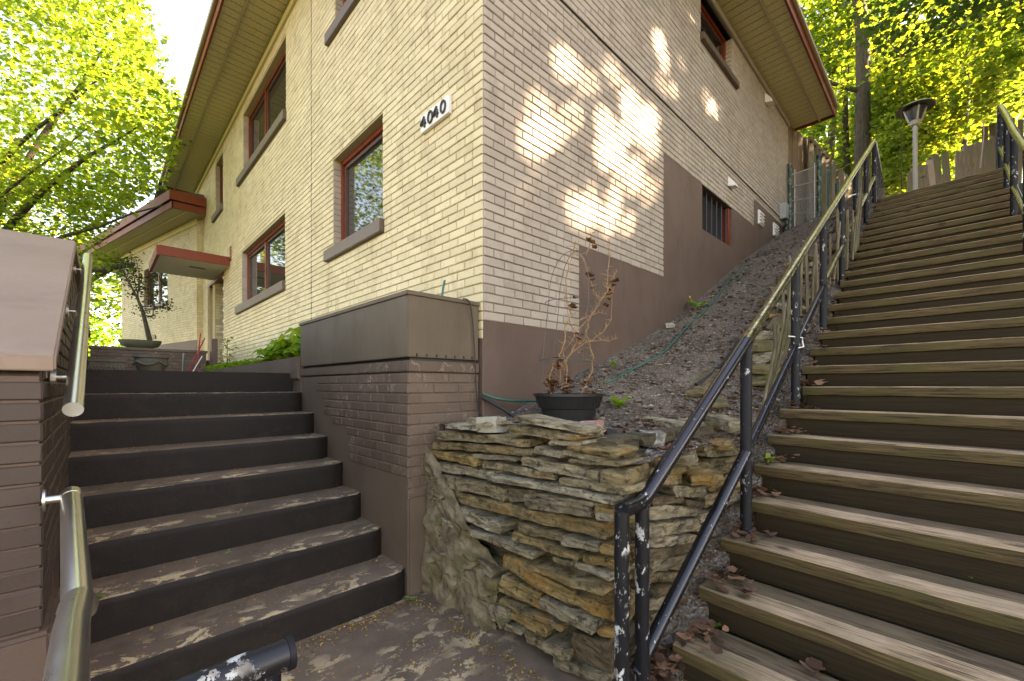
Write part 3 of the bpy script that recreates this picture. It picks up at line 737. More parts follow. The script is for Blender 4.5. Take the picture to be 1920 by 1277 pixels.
for i in range(5):
    MB().tube([(7.65+.04*i, -.08, 4.62), (7.68+.03*i, -.10, 4.52), (7.6+.05*i, -.09+.01*i, 4.46), (7.7+.02*i, -.05, 4.38)], .007, 6).build('cable', 'rubber_black', mbx)

# ---- house number sign
sg = thing('house_number_sign', 'small white board with black numerals 4040 on the yellowish brick wall', 'sign', (-.02, .56, 3.46))
MB().box(-.045, -.014, .36, .76, 3.462, 3.604).build('board', 'white_paint', sg, bevel=.003)
def stroke(pts, r=.0085): return MB().tube(pts, r, 6)
def num4(y0, w, h, z):
    f = lambda a, b: (-.052, y0-a*w, z+b*h)
    mb = stroke([f(.62, 1), f(.0, .34), f(1, .34)]); mb.tube([f(.72, .72), f(.72, -.02)], .0085, 6); return mb
def num0(y0, w, h, z):
    return stroke([(-.052, y0-w*.5-w*.5*math.sin(t), z+h*.5+h*.5*math.cos(t)) for t in [2*math.pi*i/14 for i in range(15)]])
for i, (fn, y0) in enumerate(((num4, .735), (num0, .64), (num4, .555), (num0, .46))):
    fn(y0, .062, .092, 3.487).build('numeral', 'black_mark', sg)

# ================================================================ planter box on brick pier
XP = -.594
px = thing('metal_planter_box', 'long brown painted metal planter box on top of the brick pier', 'planter', (-.3, 1.0, 1.52))
MB().box(XP, -.02, .03, 2.02, 1.522, 1.925).build('box', 'box_metal', px, bevel=.004)
mb = MB().box(XP-.012, -.015, .018, .03, 1.915, 1.942).box(XP-.012, XP+.0, .03, 2.03, 1.915, 1.942).box(XP, -.02, .03, 2.02, 1.9255, 1.93); mb.build('rim', 'box_metal', px, bevel=.003)
for i in range(7): MB().box(XP+.06+i*.075, XP+.068+i*.075, .022, .031, 1.528, 1.546).build('rivet', 'black_mark', px)
pier = thing('brick_pier', 'brown painted brick pier with smooth render at its foot, beside the concrete steps', 'pier', (-.3, 1.0, 0))
MB().box(XP+.006, -.006, .036, 2.5, 0, 1.425).build('core', 'brown_smooth', pier, bevel=.01)
MB().box(XP-.004, -.012, .026, 2.2, 1.43, 1.50).build('cap', 'brown_paint', pier, bevel=.006)
MB().box(XP+.03, -.03, .06, 2.0, 1.5, 1.523).build('gap_shade', 'black_mark', pier)  # black slab standing in for the shade of the gap under the planter
def holesP(z0, z1):
    i = (1.425-z1)/BH
    lim = 1.62 if i < 2 else 1.45 if i < 5 else 1.28 if i < 6 else .93
    lim += random.uniform(-.04, .04)
    return [(lim, 3)]
c1 = brick_cells(.032, 2.2, .76, 1.425, holesP, 1.425-20*BH)
c2 = brick_cells(XP+.002, -.01, .6, 1.425, lambda a, b: [], 1.425-20*BH)
lay_bricks(pier, [(c1, lambda a, d, z: (XP-d, a, z), 'brown_paint'), (c2, lambda a, d, z: (a, .03-d, z), 'brown_paint')], None, 300, .008)

# ================================================================ concrete steps
cs = thing('concrete_staircase', 'brown painted concrete steps with peeling paint between the low brick wall and the pier', 'stairs', (-1.35, 1.2, 0))
def step_mesh(k):
    y0 = .03+.318*(k-1); z1 = .1835*k-.006; z0 = z1-.1835-.05; x0, x1 = -2.15, XP+.004 if k > 3 else XP+.012
    y1 = y0+.36
    nx = 28; vs = []; fs = []
    prof = [(y0+.002, z0), (y0, z1-.035), (y0+.001, z1-.012), (y0+.008, z1-.002), (y0+.05, z1), (y0+.17, z1-.001), (y1, z1)]
    for i in range(nx+1):
        x = lerp(x0, x1, i/nx)
        rd = 0
        if x > x1-.09: q = (x-(x1-.09))/.09; rd = .055*(1-math.sqrt(max(0, 1-q*q)))
        for (y, z) in prof:
            n = noise.noise(Vector((x*5, y*7, z*9+k)))*.002+noise.noise(Vector((x*19, y*19, z*19+k)))*.0018
            vs.append((x, y+n+(rd if y < y0+.1 else 0), z+(n*.7 if z > z0 else 0)))
    m = len(prof)
    for i in range(nx):
        for j in range(m-1): fs.append((i*m+j, (i+1)*m+j, (i+1)*m+j+1, i*m+j+1))
    fs.append(tuple(range(m-1, -1, -1))); fs.append(tuple(nx*m+j for j in range(m)))
    mb = MB(); mb.v = vs; mb.f = fs; return mb.mesh('step', 'peeling_paint', smooth=True)
for k in range(1, 9): link('step', step_mesh(k), cs)

# ================================================================ left parapet wall
XL = -2.12; YP = -.305
lw = thing('stair_parapet_wall', 'brown brick parapet wall with a sloping pale coping left of the concrete steps', 'wall', (XL-.3, 2, 0))
CS = (2.23-1.435)/(1.42+.33)
def cop_z(y): return 1.40+max(0, min(1.74, y-YP))*CS
def holesL(z0, z1):
    # keep bricks under the coping: brick allowed where cop_z(y) > z1+.02
    if z1+.02 < cop_z(YP): return []
    if z1+.02 > cop_z(9): return [(-5, 20)]
    return [(-5, YP+(z1+.03-1.40)/CS)]
cl = brick_cells(YP+.004, 8.0, .56, 2.16, holesL, .56)
cf = [(-2.7, -2.42, .56+i*BH, .56+(i+1)*BH-JO) for i in range(12)]+[(-2.41, XL, .56+i*BH, .56+(i+1)*BH-JO) for i in range(12)]
cf = [(a, b, c, d) for a, b, c, d in cf]
lay_bricks(lw, [(cl, lambda a, d, z: (XL+d, a, z), 'brown_paint_dark'), (cf, lambda a, d, z: (a, YP-d, z), 'brown_paint_dark')], None, 300)
MB().poly([(XL-.008, YP+.008, .0), (XL-.008, 8.0, .0), (XL-.008, 8.0, 2.17), (XL-.008, 1.42, 2.17), (XL-.008, YP+.008, 1.37)], (-.35, 0, 0)).build('core', 'brown_render', lw)
MB().box(-4.2, XL-.34, YP+.0085, 1.0, 0, 1.36).build('core', 'brown_render', lw)
MB().box(-4.2, XL+.022, YP-.025, .02, 0, .55).build('base', 'brown_render', lw, bevel=.012)
# coping : sloping slab plus level slab, with dropped front lip
ec = XL+.03
MB().poly([(ec, YP-.02, 1.385), (ec, YP-.02, 1.435), (ec, 1.42, 2.235), (ec, 1.42, 2.175)], (-2.1, 0, 0)).build('coping', 'coping_paint', lw, bevel=.006)
MB().box(ec-.6, ec, 1.42, 8.05, 2.175, 2.235).build('coping', 'coping_paint', lw, bevel=.006)
# terrace wall across the upper landing
yt = 8.2; zt = at(280, 653, Y=8.2).z
tw = thing('terrace_wall', 'low brown brick wall closing the upper landing, under the shallow bowl', 'wall', (-1.2, yt, 1.46))
lay_bricks(tw, [(brick_cells(-2.1, -.42, 1.47, zt-.05, lambda a, b: [], 1.47), lambda a, d, z: (a, yt-d, z), 'brown_paint')], None, 300)
MB().box(-2.1, -.42, yt+.006, yt+.25, 1.4, zt-.05).build('core', 'brown_render', tw)
MB().box(-2.12, -.40, yt-.03, yt+.28, zt-.05, zt).build('cap', 'brown_smooth', tw, bevel=.006)
MB().box(-.40, -.30, yt-.45, yt-.2, 1.4, zt+.22).build('end_block', 'brown_render', tw, bevel=.01)
# raised bed edge along wall A
be = thing('bed_kerb', 'low brown concrete kerb holding the hosta bed under the front wall', 'kerb', (-.5, 4, 1.46))
MB().poly([(-.62, 2.03, 1.40), (-.62, 7.6, 1.40), (-.62, 7.6, 1.60), (-.62, 2.03, 1.62)], (.10, 0, 0)).build('kerb', 'brown_smooth', be, bevel=.01)
MB().box(-.52, -.01, 2.03, 7.6, 1.3, 1.585).build('soil_fill', 'soil', be)
MB().poly([(XP-.0, 2.0, 1.2), (XP-.0, 2.6, 1.2), (XP-.0, 2.6, 1.56), (XP-.0, 2.0, 1.56)], (.05, 0, 0)).build('end_cheek', 'brown_smooth', be, bevel=.01)

# ================================================================ steel handrails
def rail_curve(pts, n=4):
    """round the inner corners of a polyline"""
    pts = [Vector(p) for p in pts]; out = [pts[0]]
    for a, b, c in zip(pts, pts[1:], pts[2:]):
        r = min(.05, (a-b).length*.4, (c-b).length*.4); p = b+(a-b).normalized()*r; q = b+(c-b).normalized()*r
        for i in range(n+1):
            t = i/n; out.append(p*(1-t)**2+b*2*t*(1-t)+q*t*t)
    out.append(pts[-1]); return out
XR = -2.05
h1 = thing('steel_handrail', 'upper straight stainless handrail tube fixed along the parapet wall', 'handrail', (XR, .5, 1.3))
a, b = at(137, 768, X=XR), at(165, 480, X=XR)
MB().tube([a, b], .0254, 20).build('tube', 'brushed_steel', h1, smooth=True)
for t in (.10, .42, .80):
    p = a.lerp(b, t); MB().tube([p+Vector((-.02, 0, -.0)), (XL+.01, p.y, p.z)], .006, 8).build('bracket', 'brushed_steel', h1)
    MB().tube([(XL+.02, p.y, p.z), (XL+.006, p.y, p.z)], .032, 16).build('wall_plate', 'brushed_steel', h1)
h2 = thing('steel_handrail', 'lower stainless handrail with a bent elbow coming towards the viewer at bottom left', 'handrail', (XR, -.8, .6))
p0 = at(134, 932, D=1.36); p1 = at(146, 1140, D=.90); p2 = at(122, 1300, D=.60)
wl_ = Vector((XL+.004, p0.y, p0.z))
MB().tube([p0, p1+(p1-p0).normalized()*.02], .0254, 20).build('tube', 'brushed_steel', h2, smooth=True)
d01 = (p1-p0).normalized()
MB().tube([p0-d01*.03+Vector((.0, 0, 0)), p0+d01*.012], .026, 20).build('end_cap', 'brushed_steel', h2, smooth=True)
MB().tube([p0+Vector((0.01, -.0, 0)), wl_], .013, 12).build('bracket', 'brushed_steel', h2, smooth=True)
wv = (wl_-p0).normalized(); MB().tube([wl_-wv*.008, wl_-wv*.002], .034, 18).build('wall_plate', 'brushed_steel', h2, smooth=True)
MB().lathe([(.001, -.034), (.016, -.030), (.028, -.018), (.0325, 0), (.028, .018), (.016, .030), (.001, .034)], 20, p1).build('elbow', 'brushed_steel', h2, smooth=True)
MB().tube([p1+Vector((0, 0, .018)), p1.lerp(p2, .35)+Vector((-.004, 0, .006)), p2, p2.lerp(p1, -1.0)], [.026, .0255, .0254, .0254], 20).build('tube', 'brushed_steel', h2, smooth=True)

# ================================================================ black pipe railings
PR = .032
def stair_pt(k, dy, dz): # point over tread k centre at camera-relative Y=dy
    return Vector((tread_x(k)+.15+dy*math.tan(TH), CAM.y+dy, tread_z(k)+dz))
br = thing('pipe_railing', 'chipped black pipe railing left of the timber stairs, worn to bare metal higher up', 'railing', (0, -1.45, 0))
P1 = at(1166, 1000, Y=CAM.y+.90); P2 = at(1204, 1000, Y=CAM.y+.90)
posts = [(2, .80), (6, .815), (10, .84), (14, .865), (18, .88), (22, .895), (26, .91)]
tops = []
e1 = Vector((P1.x, P1.y, at(1166, 957, Y=P1.y).z)); e2 = Vector((P2.x, P2.y, at(1208, 940, Y=P2.y).z))
rp = [e1, e2]
for k, dy in posts:
    p = stair_pt(k, dy, 0); uu = ((p-CAM).x*cc-(p-CAM).y*ss)/((p-CAM).x*ss+(p-CAM).y*cc)*FPX+CU
    vtop = 946-1.567*(uu-1204)
    d = (p.x-CAM.x)*ss+(p.y-CAM.y)*cc
    tops.append(Vector((p.x, p.y, CAM.z+(CV-vtop)/FPX*d)))
MB().tube(rail_curve([e1+Vector((-.0, 0, 0)), e2, tops[0]]), PR, 16).build('top_rail', 'black_rail', br, smooth=True)
MB().tube([tops[0], tops[1]], PR, 16).build('top_rail', 'worn_rail', br, smooth=True)
MB().tube([tops[1]]+tops[2:]+[], PR*.95, 16).build('top_rail', 'worn_rail', br, smooth=True, label='bare worn upper length of rail')
for p, tp in ((P1, e1), (P2, e2)): MB().tube([(p.x, p.y, 0), (tp.x, tp.y, tp.z-.005)], PR*.93, 16).build('post', 'heavy_chipped', br, smooth=True)
for (k, dy), tp in zip(posts, tops): MB().tube([(tp.x, tp.y, tread_z(k)-.05), (tp.x, tp.y, tp.z)], PR*.95, 14).build('post', 'chipped_black', br, smooth=True)
low = [t-Vector((0, 0, .625)) for t in tops]
l0 = at(1192, 1262, Y=P2.y+.02); 
MB().tube([l0, low[0]-Vector((0, .0, 0))], PR*.95, 16).build('lower_rail', 'black_rail', br, smooth=True)
for a, b in zip(low, low[1:]): MB().tube([a, b], PR*.8, 12).build('lower_rail', 'black_rail' if a is low[0] or a is low[1] else 'worn_rail', br, smooth=True)
# level return beyond the last post, with balusters
q = tops[-1]; q2 = q+Vector((1.5, .05, 0))
MB().tube([q, q2], PR*.95, 12).build('top_rail', 'dark_pipe', br, smooth=True)
for i in range(1, 7):
    p = q.lerp(q2, i/6.); MB().tube([p, (p.x, p.y, tread_z(26)-.1)], PR*.8, 10).build('baluster', 'chipped_black', br)
# cable ties
for (tp, dz) in ((tops[1], -.60), (tops[4], -.35)):
    pass
ztie = low[1]+Vector((0, 0, .03))
MB().tube([ztie+Vector((-.07, .03, .045)), ztie+Vector((0.02, -.04, .035)), ztie+Vector((.045, -.035, .01)), ztie+Vector((.01, -.05, -.035)), ztie+Vector((-.09, .02, -.06))], .004, 6).build('cable_tie', 'zip_white', br)
zt2 = tops[4]+Vector((0, 0, -.34)); MB().tube([zt2+Vector((-.08, .04, -.02)), zt2+Vector((.02, -.045, .02)), zt2+Vector((.05, 0, .02))], .005, 6).build('cable_tie', 'zip_white', br)
# right side railing
b2 = thing('pipe_railing', 'black pipe railing with bare metal top rail at the upper right edge of the stairs', 'railing', (7, -2.9, 0))
pr_ = [(14, -.50), (18, -.50), (22, -.52), (26, -.53)]
t2 = [stair_pt(k, dy, .98) for k, dy in pr_]
for (k, dy), tp in zip(pr_, t2): MB().tube([(tp.x, tp.y, tread_z(k)-.05), tp], PR*.95, 14).build('post', 'chipped_black', b2, smooth=True)
for a, b in zip(t2, t2[1:]):
    MB().tube([a, b], PR*.98, 14).build('top_rail', 'worn_rail', b2, smooth=True)
    MB().tube([a-Vector((0, 0, .62)), b-Vector((0, 0, .62))], PR*.85, 12).build('lower_rail', 'worn_rail', b2, smooth=True)
q = t2[-1]; q2 = q+Vector((1.4, -.05, 0)); MB().tube([q, q2], PR*.95, 12).build('top_rail', 'dark_pipe', b2, smooth=True)
for i in range(1, 7):
    p = q.lerp(q2, i/6.); MB().tube([p, (p.x, p.y, tread_z(26)-.1)], PR*.8, 10).build('baluster', 'chipped_black', b2)
# short rail in the foreground
b3 = thing('pipe_railing', 'short stub of thick chipped black pipe rail in the bottom foreground', 'railing', (-1.9, -1.8, 0))
e = at(536, 1226, D=.86); s = e+Vector((-.75, .0, 0))
MB().tube([s, e], .0305, 20).build('top_rail', 'heavy_chipped', b3, smooth=True)
MB().tube([e+Vector((-.0, 0, 0)), e+Vector((.012, 0, 0))], .0325, 20).build('end_cap', 'chipped_black', b3, smooth=True)
MB().tube([e+Vector((-.035, 0, -.01)), (e.x-.035, e.y, 0)], .026, 16).build('post', 'chipped_black', b3, smooth=True)
MB().tube([s+Vector((.03, 0, -.01)), (s.x+.03, s.y, 0)], .026, 16).build('post', 'chipped_black', b3, smooth=True)

# ================================================================ wooden stairs
ws = thing('wooden_staircase', 'long weathered timber staircase climbing the slope beside the house', 'stairs', (tread_x(0), CAM.y, 0))
def plank(w, th, L0, L1, seed, m, ny=14):
    """local: x 0..w, y L0..L1, top z=0; worn, slightly wavy"""
    vs = []; fs = []; r = .006
    prof = [(0.004, -th), (0, -th+r), (0, -r), (r, 0), (w*.5, 0), (w-r, 0), (w, -r), (w, -th)]
    for i in range(ny+1):
        y = lerp(L0, L1, i/ny)
        for (x, z) in prof:
            n = noise.noise(Vector((x*6, y*2.2, seed+z*3)))*.004+noise.noise(Vector((x*25, y*9, seed)))*.0018
            vs.append((x+n, y, z+n))
    m_ = len(prof)
    for i in range(ny):
        for j in range(m_): fs.append((i*m_+j, (i+1)*m_+j, (i+1)*m_+(j+1) % m_, i*m_+(j+1) % m_))
    fs.append(tuple(range(m_-1, -1, -1))); fs.append(tuple(ny*m_+j for j in range(m_)))
    mb = MB(); mb.v = vs; mb.f = fs; return mb.mesh('tread', m, smooth=True)
for k in range(27):
    ly = .885 if k < 7 else (.80 if k == 7 else .86)
    if k == 3: ly = .83
    rot = (0, random.uniform(-.006, .006), -TH); org = Vector((tread_x(k), CAM.y, tread_z(k)))
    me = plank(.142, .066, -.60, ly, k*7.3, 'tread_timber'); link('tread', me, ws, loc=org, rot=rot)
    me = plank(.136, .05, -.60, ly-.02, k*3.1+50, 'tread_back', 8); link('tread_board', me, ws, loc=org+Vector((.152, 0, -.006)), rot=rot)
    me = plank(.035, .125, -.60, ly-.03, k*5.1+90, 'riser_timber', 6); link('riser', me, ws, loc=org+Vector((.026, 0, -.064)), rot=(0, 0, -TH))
for dy in (.80, -.55):
    mb = MB().poly([(tread_x(0)+.15, CAM.y+dy, -.25), (tread_x(26)+.2, CAM.y+dy, tread_z(26)-.50), (tread_x(26)+.2, CAM.y+dy, tread_z(26)-.25), (tread_x(0)+.15, CAM.y+dy, tread_z(0)-.25)], (0, -.05, 0)); mb.build('stringer', 'riser_timber', ws)

# ================================================================ stone retaining wall
sw = thing('stone_retaining_wall', 'dry stacked flat stone retaining wall with rubble foot, between pier and wooden stairs', 'wall', (0, -.7, 0))
def slab(L, H, Dp, seed, rough=1.0):
    """irregular stone: x -L/2..L/2, y 0 (front)..Dp, z -H/2..H/2"""
    nx = max(3, min(16, int(L/.032))); ny = 2; nz = 4
    bm = bmesh.new(); bmesh.ops.create_cube(bm, size=1)
    bm2 = bm
    for e_axis, cuts in ((0, nx-1), (1, ny-1), (2, nz-1)):
        es = [e for e in bm.edges if abs((e.verts[0].co-e.verts[1].co).normalized()[e_axis]) > .9]
        if cuts > 0: bmesh.ops.subdivide_edges(bm, edges=es, cuts=cuts, use_grid_fill=True)
    sv = Vector((seed*1.7, seed*.9, seed*2.3)); tap0 = random.uniform(.82, 1); tap1 = random.uniform(.72, 1); sk = random.uniform(-.3, .3)
    for v in bm.verts:
        x, y, z = v.co.x, v.co.y, v.co.z
        tp = lerp(tap0, tap1, x+.5); X = x*L; Y = (y+.5)*Dp; Z = z*H*tp
        if abs(x) > .49: X -= math.copysign(1, x)*(abs(y+.5)*-.0+abs(z)*.02)+sk*.05*y
        p = Vector((X*5, Y*6, Z*9))+sv
        n = Vector((noise.noise(p), noise.noise(p+Vector((9, 3, 1))), noise.noise(p+Vector((2, 7, 5)))))
        n2 = Vector((noise.noise(p*3.1), noise.noise(p*3.1+Vector((9, 3, 1))), noise.noise(p*3.1+Vector((2, 7, 5)))))
        n3 = noise.noise(Vector((X*14, Y*3, seed))); led = noise.noise(Vector((X*5, seed*1.3, Z*55)))*.012*rough if y < -.49 else 0
        am = min(.012, H*.22)*rough
        v.co = Vector((X+n.x*.018*rough+n2.x*.010, Y+n.y*.020*rough+n2.y*.010+led, Z+n.z*am*.9+n2.z*am*.45+n3*am*.3))
    me = bpy.data.meshes.new('stone'); bm.to_mesh(me); bm.free()
    return me
# list of measured stones on the face towards the steps: crop coords
C3 = [(265,305,385,965,365,430),(235,395,465,940,450,520),(150,462,545,650,532,600),(160,560,630,770,650,735),(660,545,630,1265,680,745),(970,515,600,1690,650,780),
 (160,640,740,870,785,920),(785,670,740,1830,880,935),(1300,700,770,1910,790,860),(150,745,840,430,790,890),(430,830,930,1700,1110,1245),(240,870,960,830,1090,1215),
 (1015,850,940,1080,870,960),(1060,870,960,1600,965,1050),(1235,860,900,1635,920,960),(1640,930,1080,1800,960,1090),(950,1085,1160,1340,1180,1265),(890,262,340,1300,310,390),
 (925,170,228,1530,290,345),(360,245,290,640,270,310),(545,200,240,730,240,290),(1115,440,500,1360,490,550),(1245,395,430,1530,400,440),(1350,470,520,1690,530,580),(1400,428,470,1810,490,540),
 (1400,540,580,1850,580,635),(1690,640,780,1905,650,780),(965,370,440,1085,375,455),(870,790,920,1110,830,925),(700,655,735,785,660,735),(1120,848,880,1240,865,895),(600,500,535,960,540,575),
 (940,455,520,1100,460,530),(1300,320,380,1480,350,390)]
C4 = [(200,0,50,1000,315,362),(805,140,190,1320,310,385),(1170,180,235,1480,230,315),(1325,330,385,1600,350,455),(1095,330,380,1265,370,400),(800,345,362,1530,560,650),
 (1280,390,430,1560,470,550),(730,312,400,1260,600,740),(1200,600,700,1600,760,870),(720,450,600,1025,620,735),(1030,640,705,1460,810,925),(720,640,680,1200,835,905),(660,700,800,785,720,830),(780,720,800,1070,850,960),
 (900,900,980,1150,1000,1090),(1265,920,1080,1545,950,1240),(1465,870,930,1600,890,970),(1480,235,305,1600,240,315),(1440,0,50,1570,20,80),(740,830,890,880,900,960),(1060,960,1040,1260,1040,1120),(1100,1080,1160,1300,1170,1260),(1350,1140,1220,1560,1230,1290)]
XF = -.45
seed = 0
def put_stone(pa, pb, H, outv, Dp, proud, m='ledge_stone', name='stone', parent=None, rough=1.0, lab=None):
    """stone whose front face runs from pa to pb (centres of the ends)"""
    global seed; seed += 1
    d = pb-pa; L = d.length; ctr = (pa+pb)/2+outv*proud
    ax = d.normalized(); inw = (-outv - ax*(-outv).dot(ax)).normalized(); up = ax.cross(inw)
    if up.z < 0: up = -up
    inw = up.cross(ax)
    if inw.dot(-outv) < 0: inw = -inw; 
    M = Matrix((ax, inw, up)).transposed().to_4x4(); M.translation = ctr
    if M.to_3x3().determinant() < 0: M = Matrix((-ax, inw, up)).transposed().to_4x4(); M.translation = ctr
    me = slab(L, H, Dp, seed, rough); me.materials.append(MATS[m])
    o = bpy.data.objects.new(name, me); COL.objects.link(o)
    o.parent = parent; 
    if parent is not None: M = wm(parent).inverted() @ M
    o.matrix_basis = M
    if lab: o['label'] = lab
    return o
OUTL = Vector((-1, 0, 0)); 
def face_x(z): return XF-.02-.05*(1.1-z)       # slight batter towards the foot
def stone_from(q, s, ou, ov, tilt=0):
    x0, t0, b0, x1, t1, b1 = q
    A = at(ou+x0/s, ov+(t0+b0)/2/s, X=XF); B = at(ou+x1/s, ov+(t1+b1)/2/s, X=XF)
    hA = (at(ou+x0/s, ov+t0/s, X=XF)-at(ou+x0/s, ov+b0/s, X=XF)).z; hB = (at(ou+x1/s, ov+t1/s, X=XF)-at(ou+x1/s, ov+b1/s, X=XF)).z
    A.x += random.uniform(-.012, .012); B.x += random.uniform(-.012, .012)
    put_stone(A, B, max(.024, (hA+hB)/2*1.03), OUTL, random.uniform(.16, .26), random.uniform(-.005, .022), parent=sw)
for q in C3: stone_from(q, 4.562, 760, 740)
for q in C4: stone_from(q, 4.0286, 760, 960)
# face towards the stairs
CA = Vector((-.44, -1.30, 0)); CB = Vector((.80, -1.42, 0)); fdir = (CB-CA).normalized(); fout = Vector((fdir.y, -fdir.x, 0))
def on_right(u, v):
    d = Vector(ray(u, v)); t = (CA-CAM).dot(fout)/d.dot(fout); return CAM+d*t
C5 = [(170,400,550,300,430,570),(300,410,540,460,410,560),(460,400,550,560,400,550),(-60,440,560,165,450,560),(-60,570,635,240,560,625),(80,275,340,420,300,395),(510,540,640,760,560,640),
 (565,370,470,740,410,475),(630,490,555,960,345,395),(780,540,610,900,450,520),(890,405,450,980,400,440),(345,640,720,590,630,700),(320,725,820,710,705,800),(610,655,710,740,670,735),
 (760,640,740,850,600,690),(310,850,985,740,835,905),(320,965,1050,710,945,1010),(320,1060,1140,690,1020,1085),(320,1150,1250,640,1115,1190),(710,785,860,830,760,830),(750,870,950,880,920,990),
 (820,590,680,930,520,600),(930,560,650,1030,600,700),(700,950,1020,880,1000,1080),(160,560,640,330,640,700),(170,850,960,310,850,960),(160,1010,1100,310,1000,1090),(240,640,700,350,640,715),(130,730,830,300,730,840),
 (640,1090,1180,850,1050,1140),(880,1000,1090,960,960,1060),(150,1130,1220,320,1120,1230),(300,1260,1350,620,1220,1300),(310,1370,1450,560,1320,1400),(600,1200,1290,820,1150,1240),(300,1470,1560,520,1440,1520),(560,1320,1420,760,1290,1370),(310,1590,1700,500,1540,1640),(520,1450,1560,700,1400,1500),(320,1720,1830,500,1680,1790),(520,1600,1700,660,1560,1650)]
for x0, t0, b0, x1, t1, b1 in C5:
    s = 4.257; A = on_right(1140+x0/s, 780+(t0+b0)/2/s); B = on_right(1140+x1/s, 780+(t1+b1)/2/s)
    hh = (on_right(1140+x0/s, 780+t0/s)-on_right(1140+x0/s, 780+b0/s)).z
    if A.z < .02 or B.z < .02: continue
    put_stone(A, B, max(.025, hh), fout, random.uniform(.15, .24), random.uniform(-.005, .025), parent=sw)
for x0, v0, x1, v1, h in ((1318, 838, 1372, 834, .05), (1322, 852, 1380, 846, .045), (1330, 868, 1385, 858, .05), (1342, 884, 1392, 872, .05), (1350, 902, 1396, 890, .055), (1352, 922, 1392, 908, .055), (1352, 942, 1385, 930, .05)):
    put_stone(on_right(x0, v0), on_right(x1, v1), h, fout, .2, .012, parent=sw)
# back-up courses behind the hero stones
z = .03; 
while z < 1.02:
    h = random.uniform(.05, .085); y = -1.22+random.uniform(0, .1)
    if z > .0:
        y = -1.30
        while y < (.0 if z > .75 else -.25):
            L = random.uniform(.18, .42); y1 = min(.02, y+L)
            put_stone(Vector((XF+.125, y, z+h/2)), Vector((XF+.125, y1, z+h/2+random.uniform(-.01, .01))), h*.9, OUTL, .1, 0, parent=sw, m='back_stone'); y = y1+.012
        t_ = .02
        while t_ < 1.2:
            L = random.uniform(.16, .36); a = CA+fdir*t_+fout*-.10; b = CA+fdir*min(1.22, t_+L)+fout*-.10
            if z < stair_z(a.x)-.55: t_ += L+.01; continue
            put_stone(Vector((a.x, a.y, z+h/2)), Vector((b.x, b.y, z+h/2)), h*.9, fout, .1, 0, parent=sw, m='back_stone'); t_ += L+.012
    z += h+.004
MB().poly([(-.30, .02, 0), (-.30, -1.18, 0), (.78, -1.30, 0), (.85, .02, 0)], (0, 0, .96)).build('earth_core', 'soil', sw)
# mortar rubble at lower left of the wall
def lump(name, m, parent, f, nu, nv, amp, fr=6, **k):
    vs = []; fs = []
    for i in range(nu+1):
        for j in range(nv+1):
            p = Vector(f(i/nu, j/nv)); n = noise.noise(p*fr)*amp+noise.noise(p*fr*2.7)*amp*.5+noise.noise(p*fr*7)*amp*.22
            rg = 1-abs(noise.noise(p*fr*1.6+Vector((4, 4, 4))))*2
            vs.append(p+Vector((-1, -.1, .1))*(n+rg*amp*.4))
    for i in range(nu):
        for j in range(nv): fs.append((i*(nv+1)+j, (i+1)*(nv+1)+j, (i+1)*(nv+1)+j+1, i*(nv+1)+j+1))
    mb = MB(); mb.v = [tuple(v) for v in vs]; mb.f = fs; return mb.build(name, m, parent, smooth=True, **k)
def rub(s_, t_):
    y = lerp(.03, -.62, s_); top = lerp(.95, .34, max(0, s_-.05)/.95)
    z = lerp(-.01, top, t_); return (XF+.0-.03*(1-t_)+.05*max(0, s_-.7)*3, y, z)
lump('rubble_mortar', 'rough_mortar', sw, rub, 110, 110, .035, 5)
for i in range(34):
    y = random.uniform(-.62, .0); tz = lerp(.93, .34, (-y)/.62); z = random.uniform(.03, tz-.05); L = random.uniform(.06, .17); a = random.uniform(-.9, .3)
    put_stone(Vector((XF-.035, y, z)), Vector((XF-.035, y-L*math.cos(a), z+L*math.sin(a))), random.uniform(.03, .09), OUTL, .12, random.uniform(-.025, .012), m='rough_mortar' if i % 3 else 'mossy_rock', name='rubble_stone', parent=sw, rough=1.3)
def on_dirt(u, v, y, lift=.012):
    p = at(u, v, Y=y)
    for _ in range(12):                       # slide along the sight line to meet the slope
        z = dirt_z(p.x, p.y)+lift; 
        if abs(p.z-z) < .004: break
        y += (.03 if p.z > z else -.03); y = max(-1.4, min(-.02, y)); p = at(u, v, Y=y)
    return Vector((p.x, p.y, dirt_z(p.x, p.y)+lift))
